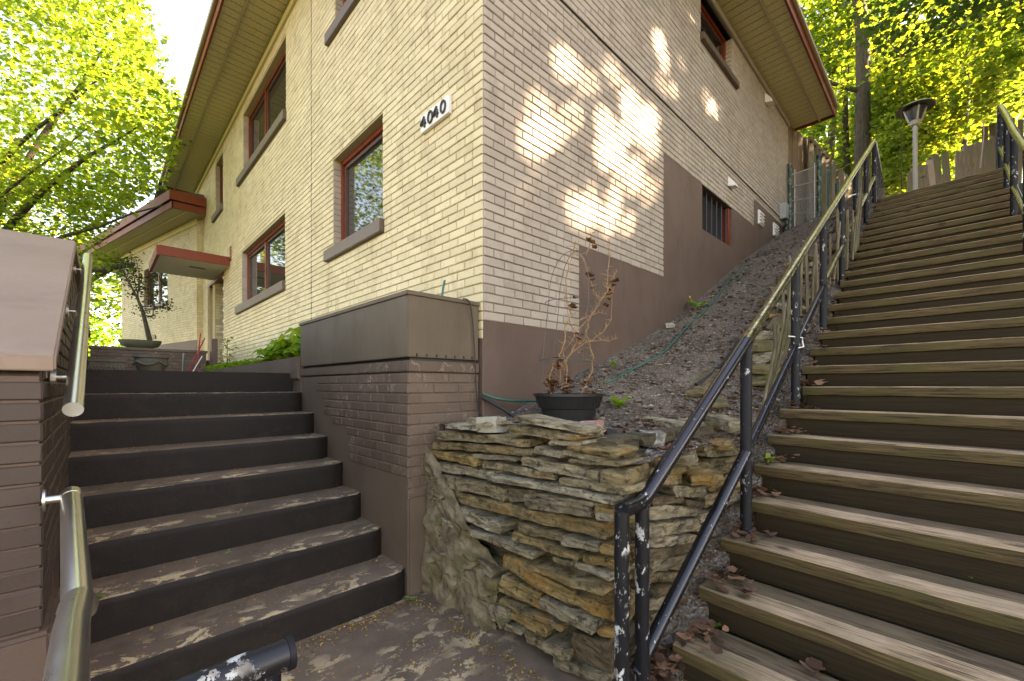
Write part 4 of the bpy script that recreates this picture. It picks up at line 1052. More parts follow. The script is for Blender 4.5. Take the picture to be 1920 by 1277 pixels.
# loose stones
LS = thing
loose = [
 ('white cut stone block lying on the stone wall before the planter pot', 'white_rock', at(940,796,D=2.42), .16, .10, .12, 20),
 ('pink granite cobble on the stone wall right of the black pot', 'pink_granite', at(1124,808,D=2.36), .15, .12, .12, 10),
 ('dark brown split brick standing beside the pink granite cobble', 'brown_block', at(1163,820,D=2.34), .075, .11, .07, 0),
 ('angular grey rock behind the wall near the thick rail', 'grey_rock', at(1243,828,D=2.34), .15, .12, .12, 35),
 ('yellow mossy slab edge beside the railing post, upper of two', 'mossy_rock', on_dirt(1440,655,-1.2,.05), .24, .07, .2, -30),
 ('yellow mossy flat stone below the white cable tie', 'mossy_rock', on_dirt(1446,700,-1.2,.05), .26, .08, .22, -25),
 ('flat mossy stone at the foot of the second railing post', 'mossy_rock', on_dirt(1460,752,-1.25,.03), .22, .04, .18, 15),
 ('small pale rock on the gravel slope near the hose', 'white_rock', on_dirt(1264,610,-.35,.02), .10, .06, .08, 10),
 ('thin long grey plank-like slate on the slope above the stones', 'ledge_stone', on_dirt(1238,790,-.9,.04), .62, .045, .10, 60),
 ('second long slate slab by the first railing post', 'ledge_stone', on_dirt(1365,795,-1.1,.05), .50, .07, .13, 48),
 ('big tan slab with a cut edge on the wall corner by the rail', 'ledge_stone', at(1305,855,D=2.22), .26, .08, .24, 20),
 ('grey slate wedge under the tan slab at the wall corner', 'ledge_stone', at(1340,885,D=2.25), .26, .05, .16, 40),
 ('dark square stone between first post and stair treads', 'ledge_stone', at(1372,832,D=2.4), .12, .06, .10, 5)]
for i, (lab, m, p, L, H, Dp, a) in enumerate(loose):
    o = thing('loose_stone', lab, 'stone', (p.x, p.y, p.z)); me = slab(L, H, Dp, 100+i, .8); me.materials.append(MATS[m])
    bpy.data.objects.remove(o)
    o = link('loose_stone', me); o.location = p; o.rotation_euler = (random.uniform(-.1, .1), random.uniform(-.15, .15), R(a)); tag(o, lab, 'stone')

# ---- gravel, litter, debris (uncountable)
def scatter_rocks(name, m, pts, smin, smax, flat=.6, kind='stuff'):
    n = len(pts); S = rng.uniform(smin, smax, n)**1.0
    base = np.array([(1, 0, 0), (0, 1, 0), (-1, 0, 0), (0, -1, 0), (0, 0, 1), (0, 0, -1)], float)
    V = base[None]*S[:, None, None]*rng.uniform(.55, 1.2, (n, 6, 1)); V[:, :, 2] *= flat
    an = rng.uniform(0, 6.28, n); c, s = np.cos(an), np.sin(an)
    x = V[:, :, 0]*c[:, None]-V[:, :, 1]*s[:, None]; y = V[:, :, 0]*s[:, None]+V[:, :, 1]*c[:, None]
    V[:, :, 0] = x; V[:, :, 1] = y; V += np.asarray(pts)[:, None, :]
    tri = np.array([0, 1, 4, 1, 2, 4, 2, 3, 4, 3, 0, 4, 1, 0, 5, 2, 1, 5, 3, 2, 5, 0, 3, 5])
    k = np.arange(n)[:, None]*6+tri[None]
    return link(name, np_mesh(name, V.reshape(-1, 3), k.ravel(), 3, m), kind=kind)
def dirt_pts(n, x0=-.3, x1=8, y0=-1.42, y1=-.04, bias=1.6, up=.0):
    out = []
    while len(out) < n:
        x = x0+(x1-x0)*random.random()**bias; y = random.uniform(y0, y1); out.append((x, y, dirt_z(x, y)+up))
    return out
tag(scatter_rocks('gravel', 'gravel', dirt_pts(9000), .004, .014), 'loose grey gravel on the dirt slope beside the house wall')
tag(scatter_rocks('stone_chips', 'gravel', dirt_pts(900), .015, .05, .3), 'flat stone chips scattered on the dirt slope')
def curl_mesh(name, C, size, m, flat=.6):
    """curled dead leaves: a bent strip of irregular outline, six faces each"""
    n = len(C); S = size*rng.uniform(.5, 1.3, n); an = rng.uniform(0, 6.28, n); tl = rng.normal(0, .35, n); cu = rng.uniform(.1, .9, n)
    V = np.zeros((n, 8, 3)); xs_ = [-.5, -.2, .2, .55]
    for i, x in enumerate(xs_):
        w = np.array([.08, .34, .38, .05][i])*rng.uniform(.6, 1.2, n); z = cu*(x*x)*1.1*flat
        for j, sg in enumerate((-1, 1)):
            V[:, i*2+j, 0] = x+rng.uniform(-.07, .07, n); V[:, i*2+j, 1] = sg*w; V[:, i*2+j, 2] = z+rng.uniform(-.02, .16, n)*flat
    V *= S[:, None, None]; c, s_ = np.cos(an)[:, None], np.sin(an)[:, None]; ct, st = np.cos(tl)[:, None], np.sin(tl)[:, None]
    y0, z0 = V[:, :, 1].copy(), V[:, :, 2].copy(); V[:, :, 1] = y0*ct-z0*st; V[:, :, 2] = y0*st+z0*ct
    x0, y0 = V[:, :, 0].copy(), V[:, :, 1].copy(); V[:, :, 0] = x0*c-y0*s_; V[:, :, 1] = x0*s_+y0*c
    V += np.asarray(C)[:, None, :]
    tri = np.array([0, 2, 3, 0, 3, 1, 2, 4, 5, 2, 5, 3, 4, 6, 7, 4, 7, 5]); k = np.arange(n)[:, None]*8+tri[None]
    return np_mesh(name, V.reshape(-1, 3), k.ravel(), 3, m)
def litter(name, pts, size, m, label, up=.5):
    o = link(name, curl_mesh(name, np.array(pts), size, m), kind='stuff'); return tag(o, label)
lp = dirt_pts(2200, .1, 7, -1.44, -.85, 1.5, .008)+dirt_pts(700, 0, 6, -.9, -.1, 1.5, .006)
litter('leaf_litter', lp, .038, 'litter_leaf', 'brown dead leaves lying on the dirt slope')
lp = []
for k in range(26):
    for i in range(34 if k < 8 else 12):
        y = CAM.y+.86-abs(random.gauss(0, .07)); lp.append((tread_x(k)+random.uniform(.05, .29), y, tread_z(k)+random.uniform(.005, .05)))
    for i in range(3): lp.append((tread_x(k)-random.uniform(0, .05), CAM.y+.90+random.uniform(0, .1), tread_z(k)-random.uniform(-.02, .1)))
for i in range(320): lp.append((random.uniform(-.35, .3), random.uniform(-1.5, -1.40), random.uniform(.01, .12)))
litter('leaf_litter', lp, .05, 'litter_leaf', 'brown dead leaves gathered at the left ends of the timber treads', .5)
mb = MB(); n_ = 60
for i in range(n_+1):
    x = -.30+i*.15; z1 = max(.02, stair_z(x)-.13)+noise.noise(Vector((x*4, 1, 2)))*.03
    mb.v += [(x, -1.36, z1+.05), (x, -1.50, z1), (x, -1.50, z1-.5), (x, -1.36, z1-.5)]
for i in range(n_): mb.f += [(4*i, 4*i+4, 4*i+5, 4*i+1), (4*i+1, 4*i+5, 4*i+6, 4*i+2)]
mb.build('stair_side_soil', 'soil', smooth=True, kind='structure')
SLG = 'flat slates lying along the stair railing'
for i in range(26):
    x = 1.0+i*.16+random.uniform(-.05, .05); y = random.uniform(-1.36, -.95); z = dirt_z(x, y)+random.uniform(.01, .045)
    me = slab(random.uniform(.16, .36), random.uniform(.025, .06), random.uniform(.12, .22), 300+i, .8); me.materials.append(MATS['ledge_stone' if i % 3 else 'mossy_rock'])
    o = link('slate', me); o.location = (x, y, z); o.rotation_euler = (random.uniform(-.15, .15), random.uniform(-.55, -.2), random.uniform(-.6, .9)); tag(o, ('%s %s slate up the slope from the low end of the stair railing' % (['first', 'second', 'third', 'fourth', 'fifth', 'sixth', 'seventh', 'eighth', 'ninth', 'tenth', 'eleventh', 'twelfth', 'thirteenth', 'fourteenth', 'fifteenth', 'sixteenth', 'seventeenth', 'eighteenth'][(i-i//3-1) if i % 3 else i//3], 'brown grey' if i % 3 else 'mossy olive')), 'stone', SLG)
# small bright debris on concrete
dp = []
for k in range(1, 9):
    y0 = .03+.318*(k-1)
    for i in range(150): 
        dp.append((-2.05+1.42*random.random(), y0+.02+.28*(1-random.random()**1.7), .1835*k-.004))
for i in range(900):
    x = random.uniform(-2.2, -.5); y = random.uniform(-1.6, .02); dp.append((x, y, .006))
for i in range(500): y = .0-abs(random.gauss(0, .06)); dp.append((random.uniform(-2, -.6), y, .008))
for i in range(300): y = random.uniform(-1.2, 0); dp.append((-.54-abs(random.gauss(0, .05)), y, .008))
o = link('seed_debris', leaf_mesh('seed_debris', np.array(dp), .013, 'debris', up=1.5), kind='stuff'); tag(o, 'tiny fallen seeds and catkins on the painted steps and landing')

# ================================================================ potted dead plant
pc = at(1066, 745, Y=-.50); PZ = at(1066, 793, Y=-.50).z
PD = (pc-CAM).x*ss+(pc-CAM).y*cc
rt = 66/FPX*PD; ph = (793-738)/FPX*PD
pot = thing('plant_pot', 'black plastic pot of dead brown vines in a wire cage on the stone wall', 'potted plant', (pc.x, pc.y, PZ))
mb = MB().lathe([(rt*.70, 0), (rt*.78, ph*.5), (rt*.84, ph*.52), (rt*.95, ph*.92), (rt*1.0, ph*.92), (rt*1.0, ph), (rt*.95, ph), (rt*.92, ph*.9), (0, ph*.86)], 40, (pc.x, pc.y, PZ))
mb.build('pot', 'pot_plastic', pot, smooth=True)
for i in range(44):
    t = 2*math.pi*i/44; r0 = rt*.85; r1 = rt*.94
    MB().tube([(pc.x+r0*math.cos(t), pc.y+r0*math.sin(t), PZ+ph*.56), (pc.x+r1*math.cos(t), pc.y+r1*math.sin(t), PZ+ph*.88)], .0035, 5).build('rib', 'pot_plastic', pot)
mb = MB().lathe([(0, ph*.9), (rt*.93, ph*.87)], 20, (pc.x, pc.y, PZ)); mb.build('potting_soil', 'soil', pot)
def pp(u, v, off=0):   # point in the pot's vertical plane (faces the viewer), pushed back by off
    d = Vector(ray(u, v)); n = Vector((ss, cc, 0)); t = ((pc-CAM).dot(n)+off)/d.dot(n); return CAM+d*t
cage = []
# cage verticals and hoops
cg = pp(1062, 700); top = pp(1081, 468)
ctr = lambda z: Vector((lerp(pc.x, top.x, .0), lerp(pc.y, top.y, 0), z))
rr = 52/FPX*PD; zl = pp(1060, 676).z; zm = pp(1070, 568).z; ztp = pp(1080, 470).z
rtv = Vector((cc, -ss, 0)); fwv = Vector((ss, cc, 0))
c0 = pp(1066, 700)
def cpt(t, r, z, lean): return c0+rtv*(r*math.cos(t)+lean)+fwv*(r*math.sin(t)*.9)+Vector((0, 0, z-c0.z))
for i in range(4):
    t = math.pi*(.25+.5*i)-.35; pts = [cpt(t, rr*.93, PZ+ph*.9, -.02), cpt(t, rr, zl, -.01), cpt(t, rr*1.0, zm, .03)]
    for j in range(1, 9):
        q = j/8*math.pi/2; pts.append(cpt(t, rr*math.cos(q)*1.0, zm+(ztp-zm)*math.sin(q)**.9, .03+.02*j/8))
    MB().tube(pts, .0022, 5).build('cage_wire', 'wire_grey', pot)
for z, l in ((zl, -.01), (zm, .03)): MB().tube([cpt(2*math.pi*i/24, rr, z, l) for i in range(25)], .0022, 5).build('cage_wire', 'wire_grey', pot)
def vine(pts, r=.006, seed=0):
    P = [pp(u, v, off) for (u, v, off) in pts]
    out = []
    for a, b in zip(P, P[1:]):
        for i in range(5): 
            q = a.lerp(b, i/5); out.append(q+Vector((noise.noise(q*17+Vector((seed, 0, 0))), noise.noise(q*17+Vector((0, seed, 3))), noise.noise(q*17+Vector((5, 0, seed)))))*.012)
    out.append(P[-1]); n = len(out)
    MB().tube(out, [lerp(r, r*.45, i/(n-1)) for i in range(n)], 6).build('dead_stem', 'dry_stem', pot, smooth=True)
    for i in range(2, n-1):
        if random.random() < .85:
            a = out[i]; d = Vector((random.uniform(-1, 1), random.uniform(-1, 1), random.uniform(-.2, 1)))*random.uniform(.02, .06)
            MB().tube([a, a+d*.6, a+d+Vector((0, 0, random.uniform(-.01, .02)))], [.0022, .0018, .001], 4).build('twig', 'dry_stem', pot)
VN = [[(1032,738,0),(1030,705,.0),(1046,668,.02),(1060,640,0),(1058,615,0),(1072,590,.0),(1062,560,.02),(1060,530,0),(1066,500,.02),(1078,465,.03),(1080,452,.03)],
 [(1060,738,-.02),(1064,700,0),(1062,672,0),(1080,645,.03),(1082,622,0),(1100,600,.03),(1122,575,0),(1140,545,-.02),(1150,520,0),(1155,505,0)],
 [(1092,738,.0),(1108,700,.02),(1112,672,0),(1104,640,.03),(1098,620,0),(1110,590,.02),(1128,560,.0),(1148,552,0),(1152,520,0)],
 [(1045,735,.04),(1052,690,.05),(1075,660,.02),(1095,642,0),(1128,636,-.02),(1142,640,0),(1158,634,0)],
 [(1058,700,.02),(1056,660,.03),(1078,630,0),(1068,600,.03),(1062,575,0),(1058,540,.02)],
 [(1084,640,.02),(1110,640,.0),(1132,620,.02),(1147,600,0),(1147,560,0),(1146,520,0)],
 [(1070,620,0),(1090,600,0),(1122,586,.03),(1140,590,.02)],
 [(1086,470,.03),(1095,490,.0),(1104,520,.02),(1112,545,.02),(1124,560,0)], [(1100,480,.03),(1108,450,.02),(1111,435,.02)], [(1135,540,.0),(1140,500,.02),(1142,470,.02),(1141,447,.02)]]
for i, vv_ in enumerate(VN): vine(vv_, .0048 if i < 4 else .0032, i*3.1)
dl = []
for (u, v, n, sp) in ((1034, 720, 26, .035), (1064, 722, 26, .035), (1100, 738, 16, .06), (1108, 450, 5, .02), (1105, 530, 6, .03), (1150, 530, 6, .03), (1075, 575, 5, .03), (1085, 645, 5, .04), (1045, 680, 8, .03), (1140, 560, 5, .03)):
    for i in range(n): q = pp(u, v)+Vector((random.gauss(0, sp*.6), random.gauss(0, sp*.6), random.gauss(0, sp))); dl.append(tuple(q))
me = curl_mesh('dead_leaf', np.array(dl+dl), .05, 'dry_leaf', 1.2); o = link('dead_leaf', me, pot, kind='stuff')

# ================================================================ hose, cables, weeds
def snake(name, pts, r, m, label, cat, n=8):
    P = [Vector(p) for p in pts]; out = []
    for i in range(len(P)-1):
        p0 = P[max(0, i-1)]; p1 = P[i]; p2 = P[i+1]; p3 = P[min(len(P)-1, i+2)]
        for j in range(6):
            t = j/6; out.append(.5*((2*p1)+(-p0+p2)*t+(2*p0-5*p1+4*p2-p3)*t*t+(-p0+3*p1-3*p2+p3)*t**3))
    out.append(P[-1]); return tag(MB().tube(out, r, n).build(name, m, smooth=True), label, cat)
hp = [at(905, 738, Y=-.02), at(935, 748, Y=-.08), at(985, 752, Y=-.12), at(1050, 748, Y=-.18), at(1105, 728, Y=-.2)]
for u, v in ((1145, 708), (1180, 690), (1215, 675), (1250, 655), (1290, 615), (1330, 575), (1360, 535), (1385, 508), (1396, 495)): hp.append(on_dirt(u, v, -.2))
snake('garden_hose', hp, .0095, 'hose_green', 'dark green garden hose running up the gravel slope from the house corner', 'hose')
snake('black_cable', [at(868, 560, Y=.01), at(880, 566, Y=.005), at(886, 600, Y=.01), at(890, 660, Y=.012), at(893, 730, Y=.008), at(897, 772, Y=-.0), at(908, 785, Y=-.08)], .0042, 'rubber_black', 'thin black cable hanging over the planter box end', 'cable', 6)
snake('black_pipe', [at(903, 745, Y=-.02), at(925, 757, Y=-.06), at(960, 778, Y=-.15), at(975, 790, Y=-.22)], .012, 'rubber_black', 'short black pipe at the foot of the house corner', 'pipe')
snake('black_pipe', [on_dirt(1305, 722, -.8, .02), on_dirt(1335, 700, -.8, .02), on_dirt(1365, 668, -.8, .02), on_dirt(1385, 640, -.8, .02)], .014, 'rubber_black', 'black pipe half buried in the gravel slope beside the railing', 'pipe')
snake('green_hose_end', [at(829, 556, Y=.12), at(831, 540, Y=.13), at(834, 526, Y=.14)], .008, 'hose_green', 'stub of green tube sticking up from the planter box', 'tube')
# dandelion and weeds
def weed(pos, n, L, label, m='hosta_leaf', cat='weed', spread=1.0):
    t = thing('weed', label, cat, tuple(pos))
    for i in range(n):
        a = random.uniform(0, 6.28); d = Vector((math.cos(a), math.sin(a), 0)); s = Vector((-d.y, d.x, 0)); l = L*random.uniform(.6, 1.1); h = l*random.uniform(.3, .7)
        P = [pos, pos+d*l*.35*spread+Vector((0, 0, h*.7))+s*l*.16, pos+d*l*.35*spread+Vector((0, 0, h*.7))-s*l*.16, pos+d*l*.75*spread+Vector((0, 0, h))+s*l*.13, pos+d*l*.75*spread+Vector((0, 0, h))-s*l*.13, pos+d*l*spread+Vector((0, 0, h*.8))]
        mb = MB().add(P, [(0, 1, 2), (1, 3, 4, 2), (3, 5, 4)]); mb.build('leaf', m, t)
    return t
w1 = on_dirt(1310, 580, -.06); weed(w1, 16, .16, 'green dandelion leaves at the wall foot beside the hose')
f0 = at(1293, 557, Y=-.10); fl = thing('dandelion', 'yellow dandelion flower against the brown foundation wall', 'flower', (f0.x, f0.y, f0.z-.12))
MB().tube([(w1.x-.05, w1.y, w1.z), tuple(f0)], .003, 5).build('stem', 'hosta_leaf', fl)
for i in range(14):
    a = i/14*6.28; MB().add([f0, f0+Vector((.022*math.cos(a-.2), -.006, .014*math.sin(a-.2))), f0+Vector((.028*math.cos(a), -.004, .017*math.sin(a))), f0+Vector((.022*math.cos(a+.2), -.006, .014*math.sin(a+.2)))], [(0, 1, 2, 3)]).build('petal', 'yellow_petal', fl)
weed(on_dirt(1162, 765, -.5), 12, .13, 'small green weed right of the black plant pot')
weed(on_dirt(1150, 690, -.15), 8, .10, 'tiny sprig of green at the foundation behind the pot', spread=.4)
weed(Vector((tread_x(4)+.1, CAM.y+.82, tread_z(4))), 7, .09, 'green sprig on the fifth timber tread, by the dead leaves')
weed(Vector((-.60, -.03, .012)), 6, .05, 'green sprig at the foot of the brick pier corner')
p = at(1400, 1065, Z=tread_z(1)+.02)
for (u, v, k, lab) in ((1600, 1135, 1, 'fresh green leaf fallen on the lower timber tread'), (1820, 1080, 2, 'fresh green leaf on the tread near the right edge'), (1335, 1172, 0, 'bright green leaf among dead leaves at the lowest tread end'), (1280, 1157, 0, None)):
    if lab is None: continue
    q = at(u, v, Z=tread_z(k)+.006); o = link('fallen_leaf', leaf_mesh('fallen_leaf', np.array([tuple(q), (q.x+.03, q.y-.02, q.z)]), .055, 'hosta_leaf', up=3)); tag(o, lab, 'leaf')
for (u, v, k, lab) in ((1402, 1112, 1, 'curled brown dead leaf on the second timber tread'), (1525, 1252, 0, 'curled brown dead leaf on the lowest timber tread')):
    q = at(u, v, Z=tread_z(k)+.012); o = link('dead_leaf', curl_mesh('dead_leaf', np.array([(q.x+random.gauss(0, .012), q.y+random.gauss(0, .012), q.z+random.uniform(0, .02)) for _ in range(5)]), .06, 'litter_leaf')); tag(o, lab, 'leaf')
for (u, v, k, lab) in ((400, 970, 4, 'green leaf on the fourth concrete step'), (428, 1036, 3, 'green leaf on the third concrete step'), (186, 1117, 2, 'green leaf at the left end of the second concrete step')):
    q = at(u, v, Z=.1835*k+.004); o = link('fallen_leaf', leaf_mesh('fallen_leaf', np.array([tuple(q)]), .04, 'hosta_leaf', up=3)); tag(o, lab, 'leaf')

# ================================================================ hostas, sapling, things on the landing
HG = 'hosta plants in the bed under the front wall'
hl = ['nearest and tallest hosta plant in the kerbed bed, against the planter box', 'second hosta plant from the planter box, broad bright leaves', 'third hosta plant from the planter box in the bed', 'fourth hosta plant in the bed, lower pale leaves', 'farthest hosta plant in the bed before the low ground cover']
for i in range(5):
    y = 2.35+.42*i; x = -.33; base = Vector((x, y, 1.585)); t = thing('hosta_plant', hl[i], 'plant', tuple(base), group=HG)
    for j in range(26):
        a = random.uniform(0, 6.28); d = Vector((math.cos(a), math.sin(a), 0)); s = Vector((-d.y, d.x, 0)); l = random.uniform(.17, .30)*(1.1-.09*i); h = l*random.uniform(.45, 1.35); st = base+d*.02
        k1 = st+d*l*.3+Vector((0, 0, h*.8)); k2 = st+d*l*.65+Vector((0, 0, h)); k3 = st+d*l*1.05+Vector((0, 0, h*.75)); w_ = l*.30
        mb = MB().add([st, k1+s*w_*.7+Vector((0, 0, .015)), k1, k1-s*w_*.7+Vector((0, 0, .015)), k2+s*w_+Vector((0, 0, .02)), k2, k2-s*w_+Vector((0, 0, .02)), k3],
                      [(0, 1, 2), (0, 2, 3), (1, 4, 5, 2), (2, 5, 6, 3), (4, 7, 5), (5, 7, 6)])
        mb.build('leaf', 'hosta_leaf', t, smooth=True)
gc = np.array([(random.uniform(-.56, -.08), random.uniform(4.0, 7.5), 1.6+random.uniform(0, .10)) for _ in range(2600)])
tag(link('ground_cover', leaf_mesh('ground_cover', gc, .06, 'hosta_leaf', up=1.0), kind='stuff'), 'low bright green ground cover along the concrete kerb')
def branchy(t, base, height, lean, nb, m='bark', r=.02, leafsize=.05, leafm='maple_leaf', spread=.5, nleaf=12, start=.3, bare=0):
    tip = Vector(base)+Vector((lean[0], lean[1], height)); P = []
    for i in range(9):
        f = i/8; q = Vector(base).lerp(tip, f)+Vector((noise.noise(Vector((f*3, base[0], 1))), noise.noise(Vector((f*3, base[1], 9))), 0))*height*.05; P.append(q)
    MB().tube(P, [lerp(r, r*.3, i/8) for i in range(9)], 8).build('trunk', m, t, smooth=True)
    lv = []
    for i in range(nb):
        f = lerp(start, 1, i/nb); q = Vector(base).lerp(tip, f); a = i*2.4; d = Vector((math.cos(a), math.sin(a), random.uniform(.3, .9))).normalized(); l = spread*random.uniform(.6, 1.1)*(1.2-f*.6)
        e = q+d*l; k = q.lerp(e, .5)+Vector((0, 0, -.04*l)); MB().tube([q, k, e], [r*.4, r*.3, r*.12], 5).build('branch', m, t, smooth=True)
        for j in range(nleaf):
            g = random.uniform(bare, 1.1); c = q.lerp(e, g); lv.append(tuple(c+Vector((random.gauss(0, .06), random.gauss(0, .06), random.gauss(0, .04)))*spread*2.2))
    o = link('foliage', leaf_mesh('foliage', np.array(lv), leafsize, leafm, up=.6), t); return t
sp = at(415, 680, Y=6.6); t = thing('sapling', 'thin leafy sapling growing before the front wall by the door', 'tree', (-.3, 6.9, 1.55))
branchy(t, (-.3, 6.9, 1.5), .72, (.03, .1), 9, r=.01, leafsize=.07, spread=.24, nleaf=7, start=.25)
# bowl with leaning juniper
bz = zt; bc = at(263, 652, Y=yt+.12)
bowl = thing('bonsai_bowl', 'shallow mossy stone bowl with a leaning bare-stemmed juniper on the terrace wall', 'planter', (bc.x, yt+.12, bz))
br_ = .30
MB().lathe([(br_*.55, 0), (br_*.9, .04), (br_*1.05, .12), (br_*1.05, .15), (br_*.9, .14), (0, .13)], 28, (bc.x, yt+.12, bz), 1, .5).build('bowl', 'moss_stone', bowl, smooth=True)
def bp(u, v, off=0): return at(u, v, Y=yt+.12+off)
J = [bp(281, 640), bp(274, 610), bp(268, 585), bp(258, 560), bp(245, 535)]
MB().tube(J, [.045, .036, .028, .02, .014], 8).build('trunk', 'bark', bowl, smooth=True)
jl = []
for pts in ([(258,560),(240,528),(228,500),(226,480)], [(262,570),(252,525),(248,495),(244,470)], [(268,590),(285,595),(290,575),(286,555)], [(258,560),(262,520),(256,490)], [(246,535),(234,515),(228,505)], [(262,575),(300,575),(318,578)], [(252,545),(280,540),(292,530)]):
    P = [bp(u, v, random.uniform(-.15, .15)) for u, v in pts]; MB().tube(P, [.012]+[.008]*(len(P)-2)+[.004], 6).build('branch', 'bark', bowl, smooth=True)
    for a, b in zip(P, P[1:]):
        for i in range(24): q = a.lerp(b, random.random()); jl.append(tuple(q+Vector((random.gauss(0, .07), random.gauss(0, .07), random.gauss(0, .05)))))
for (u, v, n, s_) in ((262, 525, 110, .13), (270, 550, 70, .1), (295, 560, 40, .09), (316, 575, 40, .07), (250, 500, 40, .08), (266, 580, 40, .08)):
    c = bp(u, v)
    for i in range(n): jl.append((c.x+random.gauss(0, s_), c.y+random.gauss(0, s_), c.z+random.gauss(0, s_*.7)))
link('foliage', leaf_mesh('foliage', np.array(jl), .05, 'juniper_leaf', up=.2), bowl, kind='stuff')
# urn
uc = at(284, 690, Y=7.2); ub = 1.464
urn = thing('garland_urn', 'round grey stone urn with a moulded garland on the upper landing', 'urn', (uc.x, 7.2, ub))
uh = at(284, 667, Y=7.2).z-ub; ur = .235
MB().lathe([(ur*.55, 0), (ur*.6, .03), (ur*.5, .06), (ur*.82, uh*.45), (ur*.98, uh*.72), (ur*.95, uh*.86), (ur*1.06, uh*.9), (ur*1.06, uh), (ur*.92, uh), (ur*.85, uh*.8), (0, uh*.75)], 32, (uc.x, 7.2, ub)).build('urn', 'urn_stone', urn, smooth=True)
gp = []
for i in range(60):
    a = i/59*2*math.pi; gp.append((uc.x+ur*1.0*math.cos(a), 7.2+ur*1.0*math.sin(a), ub+uh*(.74-.16*abs(math.sin(a*2.5)))))
MB().tube(gp, .016, 7).build('garland', 'urn_stone', urn, smooth=True)
# carved block
kc = at(202, 690, Y=6.9)
kb = thing('carved_stone_block', 'grey carved stone block at the left end of the upper landing', 'block', (kc.x, 6.9, 1.464))
kz = at(202, 674, Y=6.9).z
MB().box(kc.x-.21, kc.x+.20, 6.9, 7.1, 1.464, kz-.04).build('block', 'urn_stone', kb, bevel=.01)
MB().box(kc.x-.23, kc.x+.22, 6.88, 7.12, kz-.04, kz).build('cap', 'urn_stone', kb, bevel=.008)
for i in range(9): MB().tube([(kc.x-.2+.045*i+.02*math.cos(t), 6.895, lerp(1.5, kz-.06, .5)+.05*math.sin(t)) for t in [j*.9 for j in range(8)]], .012, 6).build('relief', 'urn_stone', kb, smooth=True)
# long handled tools with red dustpan
for nm, lab, m, a, b, r in (('broom', 'red handled broom leaning at the far end of the landing', 'red_plastic', at(347, 690, Y=7.3), at(384, 634, Y=7.55), .011),
                         ('red_pole', 'second red handle leaning behind the broom', 'red_plastic', at(366, 690, Y=7.3), at(376, 625, Y=7.55), .011),
                         ('white_stick', 'white stick leaning beside the red tools', 'white_paint', at(354, 699, Y=7.0), at(379, 668, Y=7.2), .008),
                         ('grey_stake', 'short grey upright stake on the landing', 'galvanised', at(341, 700, Y=7.1), at(344, 662, Y=7.1), .009)):
    a.z = 1.47; tag(MB().tube([a, b], r, 8).build(nm, m, smooth=True), lab, 'tool')
dpn = at(372, 697, Y=6.9); o = MB().add([(dpn.x-.16, 6.8, 1.466), (dpn.x+.16, 6.8, 1.466), (dpn.x+.14, 7.05, 1.466), (dpn.x-.14, 7.05, 1.466), (dpn.x-.14, 7.05, 1.54), (dpn.x+.14, 7.05, 1.54), (dpn.x-.16, 6.8, 1.48), (dpn.x+.16, 6.8, 1.48)],
    [(0, 1, 2, 3), (2, 5, 4, 3), (0, 3, 4, 6), (1, 7, 5, 2)]).build('dustpan', 'red_plastic'); tag(o, 'red dustpan lying on the landing below the tools', 'dustpan')

# ================================================================ fences, gate, lamp at the top
def board(p, w, h, th, rz, lean=0, m='grey_board', parent=None, label=None, top=0):
    me = MB().add([(-w/2, 0, 0), (w/2, 0, 0), (w/2, th, 0), (-w/2, th, 0), (-w/2+top, 0, h), (w/2, 0, h-top*1.2), (w/2, th, h-top*1.2), (-w/2+top, th, h)],
                  [(0, 3, 2, 1), (4, 5, 6, 7), (0, 1, 5, 4), (1, 2, 6, 5), (2, 3, 7, 6), (3, 0, 4, 7)]).mesh('board', m)
    o = link('board', me, parent); o.location = p; o.rotation_euler = (0, lean, rz); 
    if label: o['label'] = label
    return o
# tall boards closing the gap at the end of the house
ef = thing('board_fence', 'tall brown vertical board fence at the far end of the side wall', 'fence', (XB+.2, -.1, 4.4))
x_ = at(1476, 300, Y=.02).x; x2_ = at(1516, 300, Y=-.15).x
for i in range(4):
    u0 = 1476+i*10.2; p = at(u0+5, 300, Y=0-.04*i); board((p.x, p.y, 4.3), .165*1.9, 6.85-4.3, .03, -.12, 0, 'cedar_board', ef)
q = at(1517, 300, Y=-.17); MB().box(q.x-.05, q.x+.04, q.y-.06, q.y, 4.3, 6.85).build('post', 'grey_board', ef)
f2 = thing('board_fence', 'weathered grey green board fence receding behind the chain link gate', 'fence', (9.5, -.3, 4.4))
for i in range(11):
    u0 = 1521+i*7.2; v0 = 262+i*6.5 if i < 6 else 301+(i-6)*8; p = at(u0, v0, D=9.3+.28*i); board((p.x, p.y, p.z-2.6), .17, 2.6, .025, -.35, random.uniform(-.02, .02), 'picket_wood' if i % 2 else 'grey_board', f2)
a = at(1518, 258, D=9.1); b = at(1556, 296, D=10.5); MB().tube([a, b], .035, 4).build('cap_rail', 'grey_board', f2)
